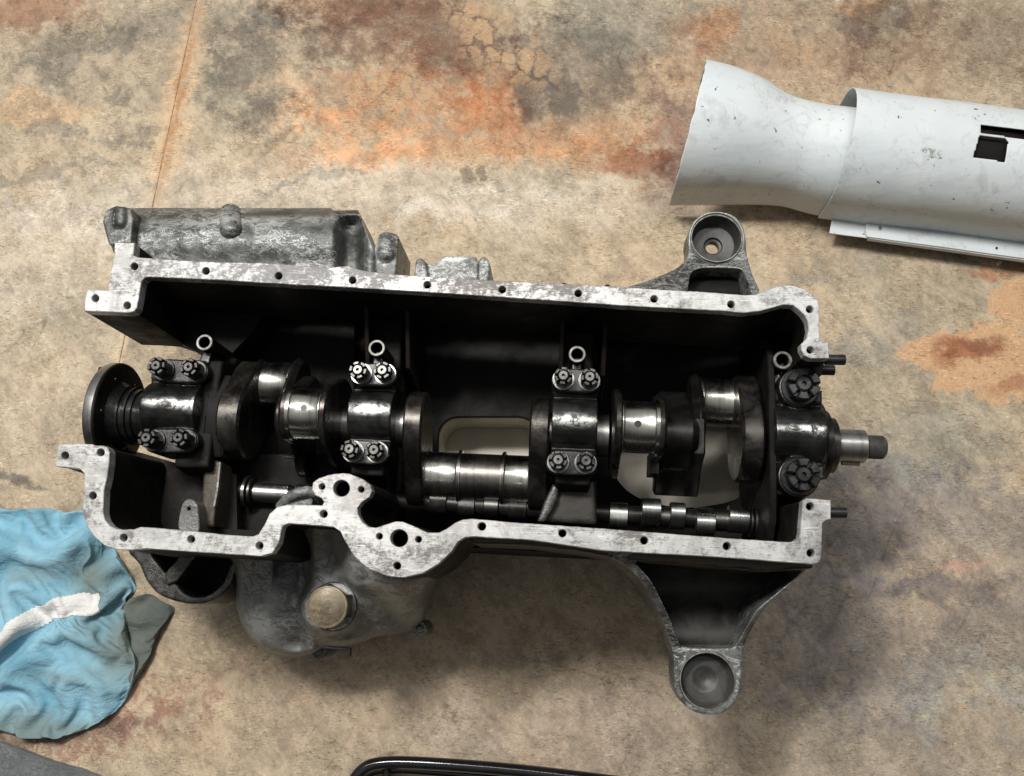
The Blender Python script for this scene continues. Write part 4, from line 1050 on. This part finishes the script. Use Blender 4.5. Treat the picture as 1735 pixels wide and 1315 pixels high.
# hollow scoop at its right-hand end
def scoop_z(u, v, x, y):
    top = crown(x, y)
    dip = sm(x, 563, 590)*(1-sm(x, 600, 634))*sm(y, 358, 384)
    return top-dip*(0.044-0.022*sm(y, 390, 450))-0.020*sm(x, 618, 650)
build('scoop', field([(552,357),(606,355),(652,470),(552,470)], 60, 60, scoop_z, 0.13), M_CAST, hc, remesh=0.0018, smooth=5)
m = MB()     # right lug
a, b = W(657, 402, ZH+0.026), W(655, 430, ZH+0.034)
m.plate(WP([(642,397),(652,394),(672,396),(676,402),(674,430),(671,470),(636,470),(634,420)], ZH+0.035), [], ZH+0.035, 0.14)
cyl_between(m, a, b, 0.0125); m.ell(b, 0.0125, 0.012, 0.012)
build('end_lug', m, M_CAST, hc, remesh=0.0018, smooth=4)
# small twin-eared bracket further along
m = MB()
m.plate(WP([(716,446),(740,446),(752,433),(806,434),(812,448),(816,480),(712,480)], 0.265), [], 0.265, 0.19)
m.plate(WP(smooth_poly([(703,480),(704,444),(709,437),(716,438),(721,446),(724,480)], 3), 0.272), [], 0.272, 0.19)
m.plate(WP(smooth_poly([(811,485),(811,446),(815,436),(824,436),(830,446),(829,462),(826,485)], 3), 0.272), [], 0.272, 0.19)
build('eared_bracket', m, M_CAST, ENG, remesh=0.0016, smooth=3)
# raised figures on the corner lug
cu = bpy.data.curves.new('cast_number', 'FONT'); cu.body = '320'; cu.size = 0.0115; cu.extrude = 0.0010; cu.align_x = 'CENTER'; cu.align_y = 'CENTER'
tmp = bpy.data.objects.new('tmp', cu); COL.objects.link(tmp)
dg = bpy.context.evaluated_depsgraph_get(); me = bpy.data.meshes.new_from_object(tmp.evaluated_get(dg)); bpy.data.objects.remove(tmp)
me.materials.append(M_RING)
o = link('cast_number', me, W(197, 371, ZH+0.0612), hc); o.rotation_euler = (0, 0, -math.pi/2)

# ---- oil filter housing at the lower left
YF = ([370,461,476,565,580,600,640,683,716,743,765],[940,938,893,893,905,943,970,979,971,955,935])
OUTL = smooth_poly([(378,922),(386,938),(394,960),(398,1000),(402,1035),(412,1064),(431,1091),(463,1109),(500,1114),(528,1108),(556,1098),(604,1092),(640,1079),(688,1071),(716,1056),(728,1020),(742,985),(752,945),(745,926),(700,915),(640,906),(600,880),(560,872),(500,872),(478,880),(462,905),(440,926),(410,924)], 8)
def house():
    cx_, cy_ = 560.0, 1000.0; NTH = len(OUTL); rr = list(np.linspace(0, 0.8, 50)[:-1])+list(np.linspace(0.8, 1.0, 30))
    V = []; F = []
    g = lambda x, c, w: math.exp(-((x-c)/w)**2)
    for r in rr:
        for (ox, oy) in OUTL:
            x, y = cx_+(ox-cx_)*r, cy_+(oy-cy_)*r
            zm = 0.185 - 0.00022*max(0, y-1030)
            zm += 0.055*sm(x, 506, 536)*(1-sm(x, 585, 665))*(1-0.75*sm(y, 1020, 1095))
            # ridge sweeping from the pad down to the right
            d = ((x-600)*0.60-(y-945)*0.80); l = ((x-600)*0.80+(y-945)*0.60)
            zm += 0.062*math.exp(-(d/42)**2)*sm(l, -40, 40)*(1-sm(l, 80, 190))
            zm -= 0.045*sm(x, 640, 735)*sm(y, 985, 1060)
            zm += 0.026*g(x, 455, 52)*g(y, 1010, 75) - 0.010*g(x, 520, 10)*(1-sm(y, 1000, 1050)) - 0.022*g(x, 505, 34)*g(y, 1092, 20)
            zm -= 0.030*g(x, 545, 10)*sm(y, 1072, 1095)
            zm = min(zm, 0.262)
            zm += (0.315-zm)*(1-sm(y-float(np.interp(x, YF[0], YF[1])), -6, 62))*(0.30+0.50*sm(x, 462, 500))
            z = 0.085+(zm-0.085)*max(0.0, 1-r**26)**0.55
            dp = math.hypot(x-558, y-1028); k = 1-sm(dp, 40, 58); z = z*(1-k)+0.2435*k
            z += 0.0012*noise.noise(Vector((x*0.05, y*0.05, 2)))+0.0004*noise.noise(Vector((x*0.2, y*0.2, 5)))
            V.append(tuple(W(x, y, z)))
    for i in range(len(rr)-1):
        for j in range(NTH):
            k = (j+1) % NTH; F.append([i*NTH+j, i*NTH+k, (i+1)*NTH+k, (i+1)*NTH+j])
    m = MB(); m.add(V, F); return m
_h = house(); HOU = build('filter_housing', _h, M_HOUS, ENG, angle=180)
if sum(p.normal.z*p.area for p in HOU.data.polygons) < 0: HOU.data.flip_normals()
for (x, y, r) in ((542, 1103, 13), (712, 1066, 15)):
    c = W(x, y, 0.12); q = MB(); q.revz([(0.011, -0.05), (0.0115, 0.0), (0.010, 0.003), (0.005, 0.003), (0.004, 0.008)], Matrix.Translation(c), 20)
    build('lug', q, M_CAST, HOU, remesh=0.0015, smooth=2)
m = MB(); m.plate(WP([(549,1094),(594,1098),(593,1112),(589,1112),(589,1102),(550,1099)], 0.19), [], 0.19, 0.182, 0.0006); build('clip', m, M_BLK, HOU)
# brass plug
c = W(559, 1028, 0.262)
cz = Matrix.Translation((c.x, c.y, 0))
m = MB(); m.revz([(0.018, 0.244), (0.0288, 0.244), (0.0292, 0.2465), (0.0280, 0.2475), (0.018, 0.2475)], cz, 56, True)
PLUG = build('drain_plug', m, M_WASH, ENG)
m = MB(); hx = [(c.x+0.0265*math.cos(math.pi/3*i+0.55), c.y+0.0265*math.sin(math.pi/3*i+0.55)) for i in range(6)]
m.plate(resample(hx, 0.003), [], 0.272, 0.2472, 0.0012)
build('hex_head', m, M_NUTD, PLUG)
m = MB(); m.revz([(0.0225, 0.270), (0.0225, 0.2752), (0.0215, 0.2756), (0.001, 0.2756)], cz, 64); build('plug_face', m, M_BRASSD, PLUG)
m = MB(); m.revz([(0.0222, 0.270), (0.0245, 0.270), (0.0245, 0.2742), (0.0236, 0.2757), (0.0224, 0.2762), (0.0220, 0.2757)], cz, 64, True); build('plug_rim', m, M_BRASS, PLUG)

# ---- round bell of the starter mounting, below the left corner
m = MB()
P = smooth_poly([(225,925),(236,958),(248,985),(268,1007),(300,1020),(335,1024),(362,1017),(384,1000),(396,975),(400,925)], 4)
K = smooth_poly([(262,930),(275,962),(300,990),(318,1008),(345,1010),(372,994),(384,970),(388,930)], 4)
m.plate(WP(P, 0.165), [WP(K, 0.165)], 0.165, 0.075)
BELL = build('starter_bell', m, M_CASTD, ENG, remesh=0.0025, smooth=6)
m = MB(); m.plate(WP(K, 0.165), [], 0.100, 0.08); build('bell_floor', m, M_IN, BELL)
m = MB(); m.plate(WP([(278,972),(320,925),(345,925),(300,985),(282,992)], 0.17), [], 0.17, 0.09); build('bell_rib', m, M_CASTD, BELL, remesh=0.002, smooth=3)
m = MB(); m.plate(WP([(214,925),(400,938),(400,915),(214,905)], 0.24), [], 0.24, 0.10); build('bell_neck', m, M_IN, BELL)

# grey curved fitting inside the case by the pump pad
m = MB(); pth = [W(x, y, z) for x, y, z in ((474,860,.29),(486,846,.30),(502,836,.305),(520,832,.305),(536,836,.30))]
m.tube(pth, 0.0065, 12); m.plate(WP([(478,858),(492,843),(512,835),(530,846),(528,858)], 0.30), [], 0.30, 0.27)
build('pipe_fitting', m, M_HOUS, ENG, remesh=0.0018, smooth=3)

# ------------------------------------------------------------------ white sheet-metal cowl
M_P = m_paint()
cb = W(1450, 330, 0)
COWL = empty('sheet_metal_cowl', (cb.x, cb.y, 0.0), 'long white painted sheet-metal shroud with a flared left end and a cut-out window', 'metal shroud')
ZB = 0.032
def shell(stations, nu, nv, extra=0.0, th=0.0016, name='tube_section', cut=(), wob=0.0015, parent=COWL, rag_left=False, mat=None):
    secs = []
    for (a, b) in stations:
        far0 = None; r = 0.085
        for _ in range(6):
            yf = W(a[0], a[1], ZB+0.045+0.5*r); yn = W(b[0], b[1], ZB)
            d = yf-yn; d.z = 0; r = d.length/1.866
        u = d.normalized()
        c = yn+u*r; c.z = ZB
        secs.append((c, u, r))
    V = []; NV = nv
    def sec(i, k):
        x = i/(nu-1)*(len(secs)-1); j = min(int(x), len(secs)-2); f = x-j
        g = lambda q: secs[max(0, min(len(secs)-1, q))]
        def cr(p0, p1, p2, p3, u): return 0.5*((p1*2)+(p2-p0)*u+(p0*2-p1*5+p2*4-p3)*u*u+(p1*3-p0-p2*3+p3)*u**3)
        c = cr(g(j-1)[0], g(j)[0], g(j+1)[0], g(j+2)[0], f); uu = cr(g(j-1)[1], g(j)[1], g(j+1)[1], g(j+2)[1], f).normalized(); r = cr(g(j-1)[2], g(j)[2], g(j+1)[2], g(j+2)[2], f)
        return c, uu, r+extra
    leg = 0.045
    for i in range(nu):
        c, uu, r = sec(i, 0)
        for k in range(NV):
            q = k/(NV-1)*(math.pi*r+2*leg)
            if q < leg: off, z = -r, q
            elif q > leg+math.pi*r: off, z = r, leg-(q-leg-math.pi*r)
            else:
                a = (q-leg)/r; off, z = -r*math.cos(a), leg+r*math.sin(a)
            p = c+uu*off; p.z = ZB+z
            nn = noise.noise(Vector((p.x*9, p.y*9, p.z*9)))*wob + noise.noise(Vector((p.x*30, p.y*30, p.z*30+5)))*wob*0.25
            p += (uu*off*0.5+Vector((0, 0, z))).normalized()*nn
            V.append(p)
    if rag_left:
        ax_ = (secs[1][0]-secs[0][0]).normalized()
        for k in range(NV): V[k] = V[k]+ax_*0.0022*noise.noise(Vector((k*0.35, 3, 1)))
    F = []
    for i in range(nu-1):
        for k in range(NV-1):
            ids = [i*NV+k, (i+1)*NV+k, (i+1)*NV+k+1, i*NV+k+1]
            cen = sum((V[q] for q in ids), Vector())/4
            x, y = PX(cen)
            if cut and any(inside(x, y, C) for C in cut): continue
            F.append(ids)
    m = MB(); m.add(V, F)
    o = build(name, m, mat or M_P, parent, angle=60, recalc=False)
    s = o.modifiers.new('sheet', 'SOLIDIFY'); s.thickness = th; s.offset = -1
    return o
def inside(x, y, P):
    c = False; j = len(P)-1
    for i in range(len(P)):
        if (P[i][1] > y) != (P[j][1] > y) and x < (P[j][0]-P[i][0])*(y-P[i][1])/(P[j][1]-P[i][1])+P[i][0]: c = not c
        j = i
    return c
shell([((1197,101),(1134,348)),((1240,111),(1174,347.5)),((1290,131),(1228,347)),((1334,159),(1285,347)),((1367,170),(1325,350)),((1402,177),(1355,358)),((1437,181),(1383,365)),((1470,186),(1415,370))], 90, 70, name='flared_section', rag_left=True)
WIN = [(1662,211),(1960,249),(1960,268),(1735,236),(1661,225.5)]
WIN2 = [(1659.5,229.5),(1704,234),(1709,240),(1702,275),(1649,266)]
shell([((1444,149),(1386,370)),((1735,186),(1680,408)),((1960,215),(1905,437))], 430, 230, name='tube_section', cut=(WIN, WIN2), extra=0.0)
shell([((1600,169),(1542,390)),((1735,186),(1680,408)),((1960,215),(1905,437))], 40, 60, name='window_shade_shell', extra=-0.010, mat=M_IN)  # added black shell, stands for the shade inside the window
m = MB(); m.plate(WP(rough_edge([(1410,370),(1405.6,395),(1468,403),(1500,405),(1520,370)], 8, 0.3), 0.034), [], 0.034, 0.0315); build('base_lip', m, M_P, COWL)
m = MB(); m.plate(WP(rough_edge([(1475,366),(1468,374),(1467,394),(1470,401),(1735,437.5),(1960,468),(1970,420),(1735,395)], 8, 0.3), 0.039), [WP(circ(1491.5,387,3.2,14, 4.5), 0.039), WP(circ(1689,420.5,2.6,12), 0.039)], 0.039, 0.0365)
build('base_flange', m, M_P, COWL)
m = MB(); m.plate(WP([(1472,401),(1960,469),(1960,472),(1472,404)], 0.036), [], 0.036, 0.027); build('flange_return', m, M_P, COWL)

# ------------------------------------------------------------------ blue rag
def rag():
    main = [(-40,862),(20,863),(70,860),(100,866),(128,868),(150,880),(172,905),(186,932),(200,948),(213,973),(220,998),(212,1008),(207,1020),(208,1048),(212,1076),(222,1104),(230,1126),(226,1140),
                       (208,1180),(186,1208),(160,1226),(125,1243),(85,1252),(40,1249),(0,1239),(-40,1225),(-90,1180),(-110,1050),(-90,930)]
    out = smooth_poly(main, 8)
    cx_, cy_ = 75.0, 1055.0
    O = np.array(out)
    Z0 = 0.02
    folds = [  # polyline, amplitude (m), decay (px), side: +1 raises the left of the travel direction
      ([(-60,905),(0,911),(38,910),(75,922),(105,927),(124,922),(134,908),(147,894)], .020, 45, 1),
      ([(-60,938),(0,945),(20,948),(30,938),(42,925)], .012, 22, 1),
      ([(-60,975),(0,969),(30,965),(60,957),(87,952),(125,949),(139,950),(147,966),(163,985),(170,1010),(168,1040)], .020, 60, -1),
      ([(-60,1150),(0,1129),(41,1102),(56,1104),(87,1078),(113,1067),(140,1057),(170,1046)], .016, 38, 1),
      ([(-20,1092),(0,1100),(30,1120),(41,1138)], .006, 14, -1),
      ([(56,1106),(75,1095),(95,1082),(113,1068)], .008, 16, 1),
      ([(60,1112),(80,1130),(95,1134),(113,1131),(140,1136),(173,1143),(205,1138),(226,1130)], .016, 45, 1),
      ([(165,950),(172,985),(176,1015),(172,1050),(164,1085),(166,1125)], .008, 18, -1),
      ([(150,905),(142,920),(140,945),(150,965)], .010, 14, -1),
      ([(80,1150),(84,1170),(76,1195)], .007, 14, 1),
      ([(45,1125),(60,1150),(66,1180)], .006, 20, -1),
      ([(160,1145),(130,1180),(95,1210),(60,1228)], .006, 30, 1),
      ([(190,1150),(165,1180),(130,1208),(95,1225)], .006, 22, -1),
      ([(100,1140),(112,1122),(118,1100)], .004, 12, 1),
    ]
    rf = random.Random(5)
    for _ in range(24):
        x0, y0 = rf.uniform(-30, 225), rf.uniform(885, 1225); a = rf.choice((rf.gauss(-0.5, 0.5), rf.gauss(1.3, 0.35))); L = rf.uniform(28, 85); k_ = rf.uniform(-0.9, 0.9)
        P = [(x0+L*q*math.cos(a+k_*q), y0+L*q*math.sin(a+k_*q)) for q in (0, 0.33, 0.66, 1)]
        folds.append((P, rf.uniform(.004, .011), rf.uniform(8, 24), rf.choice((1, -1))))
    FO = []
    for P, A, w, sd in folds:
        if A > 0.0115: A *= 1.75
        Q = np.array(smooth_poly(P, 5, False)); FO.append((Q, A, w, sd))
    O = np.array(out)
    def height(X, Y, R):
        edge = np.clip((1-R)/0.14, 0, 1); H = 0.004+0.020*np.sqrt(1-(1-edge)**2)
        H = H+0.010*np.exp(-(((X-196)/22)**2+((Y-1050)/70)**2))
        for Q, A, w, sd in FO:
            best = np.full(X.shape, 1e9); sg = np.zeros(X.shape); tt = np.zeros(X.shape)
            for i in range(len(Q)-1):
                a, b = Q[i], Q[i+1]; d = b-a; L2 = d@d
                u = np.clip(((X-a[0])*d[0]+(Y-a[1])*d[1])/L2, 0, 1)
                ex, ey = X-(a[0]+u*d[0]), Y-(a[1]+u*d[1]); D = np.hypot(ex, ey)
                m_ = D < best; best = np.where(m_, D, best)
                crs = d[0]*ey-d[1]*ex      # image y points down: negative is the left of travel
                sg = np.where(m_, np.sign(-crs)*sd, sg); tt = np.where(m_, (i+u)/(len(Q)-1), tt)
            fade = np.clip(np.minimum(tt, 1-tt)*7, 0, 1); fade = fade*fade*(3-2*fade)
            ds = best*sg
            up = np.clip((ds+1.2)/3.0, 0, 1); up = up*up*(3-2*up)
            H = H + A*fade*up*np.exp(-np.maximum(ds, 0)/w) - 0.55*A*fade*np.exp(-(np.abs(ds+2.5)/5.5)**2)
        return H
    def wr(x, y):
        v = 0.0075*noise.noise(Vector((x*0.020+y*0.012, y*0.030-x*0.008, 0.3)))*1.2
        a = noise.noise(Vector((x*0.03+y*0.06, y*0.022-x*0.02, 4.2))); v += 0.007*(1-abs(a)*2.6)*0.5
        b = noise.noise(Vector((x*0.085+y*0.05, y*0.1-x*0.05, 9.1))); v += 0.0017*(1-abs(b)*2.4)*0.6
        q = noise.noise(Vector((x*0.20-y*0.06, y*0.14+x*0.05, 3.3))); v += 0.0006*(1-abs(q)*2.4)*0.6
        return v
    def relax(outl, cx, cy, N, seedfn, slack, steps, base):
        OO = np.array(outl); oa = np.arctan2(OO[:, 1]-cy, OO[:, 0]-cx); orad = np.hypot(OO[:, 0]-cx, OO[:, 1]-cy); ix = np.argsort(oa)
        g = np.linspace(-1, 1, N); U, V = np.meshgrid(g, g, indexing='ij')
        dx, dy = U*np.sqrt(1-V*V/2), V*np.sqrt(1-U*U/2); r_ = np.hypot(dx, dy); a_ = np.arctan2(dy, dx)
        rad = np.interp(a_, oa[ix], orad[ix], period=2*np.pi)
        X_, Y_ = cx+r_*rad*np.cos(a_), cy+r_*rad*np.sin(a_)
        H_ = seedfn(X_, Y_, r_)
        A = W(0, 0, Z0); Bx = W(1, 0, Z0)
        P = np.array([[tuple(W(X_[i, k], Y_[i, k], Z0)) for k in range(N)] for i in range(N)]); P[..., 2] = H_
        P0 = P.copy()
        nz = np.stack([fbm(P0[..., 0], P0[..., 1], 20, 3, .6, 91), fbm(P0[..., 0], P0[..., 1], 20, 3, .6, 92), fbm(P0[..., 0], P0[..., 1], 26, 3, .6, 93)], -1)
        P[..., 2] += nz[..., 2]*0.003
        loc = 1+slack*(0.8+0.5*np.clip(fbm(P0[..., 0], P0[..., 1], 7, 3, .6, 95), -1.2, 1.5))
        pairs = []
        def add(di, dj, k):
            a = (slice(0, N-di), slice(max(0, -dj), N-max(0, dj))); b = (slice(di, N), slice(max(0, dj), N+min(0, dj)))
            d = P0[b]-P0[a]; l2_ = np.hypot(d[..., 0], d[..., 1]); rest = l2_*loc[a]
            pairs.append((a, b, rest, k))
        add(1, 0, 1.0); add(0, 1, 1.0); add(1, 1, .6); add(1, -1, .6); add(2, 0, .3); add(0, 2, .3); add(3, 0, .25); add(0, 3, .25); add(6, 0, .06); add(0, 6, .06)
        bd = np.zeros((N, N), bool); bd[0] = bd[-1] = True; bd[:, 0] = bd[:, -1] = True
        Vv = np.zeros_like(P)
        for st_ in range(steps):
            Pp = P.copy(); P = P+Vv*0.95; P[..., 2] -= 0.000003
            for it in range(6):
                acc = np.zeros_like(P); cnt = np.zeros((N, N, 1))
                for a, b, rest, k in pairs:
                    d = P[b]-P[a]; L = np.sqrt((d*d).sum(-1))+1e-9
                    f = (0.5*k*(L-rest)/L)[..., None]*d
                    acc[a] += f; acc[b] -= f; cnt[a] += k; cnt[b] += k
                P += acc/np.maximum(cnt, 1)*1.8
                P[bd, :2] += (P0[bd, :2]-P[bd, :2])*.8
                P[..., 2] = np.clip(P[..., 2], base, 0.062)
            Vv = P-Pp
        P[bd, 2] = np.minimum(P[bd, 2], 0.010)
        return P, X_, Y_
    def seed(X_, Y_, r_):
        return height(X_, Y_, r_)*0.85
    c = W(75, 1055, 0)
    r = empty('shop_rag', (c.x, c.y, 0), 'crumpled pale blue cotton cloth with a white stripe, beside the engine', 'rag')
    N = 140
    P, GX, GY = relax(out, cx_, cy_, N, seed, 0.30, 150, 0.0015)
    def sheet(P, name, mat, parent, mask=None, lift=0.0, **kw):
        N = P.shape[0]; m = MB()
        V = [tuple(p) for p in P.reshape(-1, 3)]
        F = [[i*N+k, (i+1)*N+k, (i+1)*N+k+1, i*N+k+1] for i in range(N-1) for k in range(N-1) if mask is None or mask[i, k]]
        m.add(V, F); o = build(name, m, mat, parent, angle=180, recalc=False, **kw)
        bm = bmesh.new(); bm.from_mesh(o.data); bmesh.ops.delete(bm, geom=[v for v in bm.verts if not v.link_faces], context='VERTS')
        if sum(f.normal.z for f in bm.faces) < 0: bmesh.ops.reverse_faces(bm, faces=bm.faces)
        bm.normal_update()
        if lift:
            for v in bm.verts: v.co += v.normal*lift
        bm.to_mesh(o.data); bm.free()
        sd = o.modifiers.new('subdivision', 'SUBSURF'); sd.levels = sd.render_levels = 1
        tk = o.modifiers.new('thickness', 'SOLIDIFY'); tk.thickness = 0.0008; tk.offset = -1
        return o
    sheet(P, 'cloth', m_cloth('blue_cotton', (0.29, 0.53, 0.65), (0.165, 0.38, 0.50), 1.0), r)
    fo = smooth_poly([(205,1020),(224,1011),(244,1007),(262,1016),(286,1032),(278,1048),(266,1068),(256,1092),(247,1114),(236,1137),(218,1162),(196,1188),(180,1180),(186,1130),(192,1070)], 8)
    def seed2(X_, Y_, r_):
        H = 0.004+0.006*np.sqrt(np.clip(1-r_**4, 0, 1))
        return H+0.020*np.exp(-((X_-(233+0.10*(Y_-1060)))/6.0)**2)*SS(Y_, 1006, 1030)*(1-SS(Y_, 1100, 1140))+0.010*np.exp(-((X_-(264-0.34*(Y_-1050)))/8.0)**2)
    P2_, _, _ = relax(fo, 228.0, 1085.0, 56, seed2, 0.14, 90, 0.0012)
    sheet(P2_, 'loose_corner', m_cloth('greasy_cotton', (0.13, 0.145, 0.13), (0.075, 0.085, 0.078), 0.3), r, label='greasy grey-green corner of the cloth')
    # white tape sewn along the folded band: the same cloth cells, lifted by the tape's thickness
    tp = [(-80,1115),(8,1066),(60,1038),(110,1011),(160,998),(171,1027),(125,1042),(75,1062),(25,1092),(-70,1152)]
    mask = np.zeros((N, N), bool)
    for i in range(N-1):
        for k in range(N-1):
            mask[i, k] = inside((GX[i, k]+GX[i+1, k+1])/2, (GY[i, k]+GY[i+1, k+1])/2, tp)
    sheet(P, 'white_stripe', m_cloth('white_tape', (0.80, 0.79, 0.77), (0.72, 0.71, 0.69), 0, True), r, mask=mask, lift=0.0012)
rag()

# ------------------------------------------------------------------ black tube frame at the bottom, dark mat at the corner
M_GLOSS = m_simple('gloss_black_enamel', (0.010, 0.010, 0.012), 0.12, 0.0, 0.2, 60, 0.12)
c = W(800, 1330, 0)
FR = empty('tube_frame', (c.x, c.y, 0), 'glossy black bent steel tube frame at the bottom edge of the view', 'metal frame')
pth = smooth_poly([(560,1420),(580,1360),(600,1322),(618,1302),(640,1294),(680,1292),(760,1296),(860,1304),(960,1315),(1100,1333),(1300,1362)], 6, False)
m = MB(); m.tube([W(x, y, 0.035) for x, y in pth], 0.0085, 20); build('bent_tube', m, M_GLOSS, FR)
m = MB(); m.tube([W(x, y, 0.018) for x, y in smooth_poly([(655,1300),(655,1330),(652,1400)], 5, False)], 0.0065, 16); build('brace', m, M_GLOSS, FR)
m = MB(); m.tube([W(x, y, 0.012) for x, y in smooth_poly([(615,1318),(640,1306),(700,1305),(860,1319),(1000,1336),(1200,1365)], 5, False)], 0.006, 16); build('lower_rail', m, M_GLOSS, FR)
m = MB(); m.plate(WP(rough_edge([(-120,1248),(0,1259),(40,1273),(90,1292),(140,1306),(200,1330),(240,1380),(-120,1420)], 6, 1.0), 0.012), [], 0.012, 0.001, 0.0015)
c = W(60, 1320, 0)
build('rubber_mat', m, m_cast('dark_rubber', (0.075, 0.082, 0.088), (0.36, 0.38, 0.38), (0.045, 0.048, 0.052), 0.0, 0.7, 1.2, 0.5), None, label='dark grey scuffed rubber mat corner below the blue rag', cat='mat')

# ------------------------------------------------------------------ grit lying on the floor
m = MB(); rg = random.Random(11)
def pebble(x, y, r):
    p = W(x, y, 0)
    if PX((p.x, p.y, 0))[0] < -50: return
    n = 5; V = [(p.x+r*rg.uniform(.6, 1.2)*math.cos(2*math.pi*i/n), p.y+r*rg.uniform(.6, 1.2)*math.sin(2*math.pi*i/n), 0.0) for i in range(n)]
    V.append((p.x+r*rg.uniform(-.3, .3), p.y+r*rg.uniform(-.3, .3), r*rg.uniform(.5, 1.0)))
    m.add(V, [[i, (i+1) % n, n] for i in range(n)])
for _ in range(260): pebble(rg.uniform(10, 300), rg.gauss(1262, 18)+0, rg.uniform(.0004, .0014))
for _ in range(160): pebble(rg.gauss(120, 70), rg.uniform(1235, 1315), rg.uniform(.0004, .0016))
for _ in range(700): pebble(rg.uniform(0, 1735), rg.uniform(0, 1315), rg.uniform(.0003, .0009))
build('grit', m, m_simple('grit_grains', (0.42, 0.30, 0.22), 0.9, 0, 0.6, 300), None, kind='stuff', label='loose grit and crumbs scattered over the concrete', cat='grit', recalc=False)
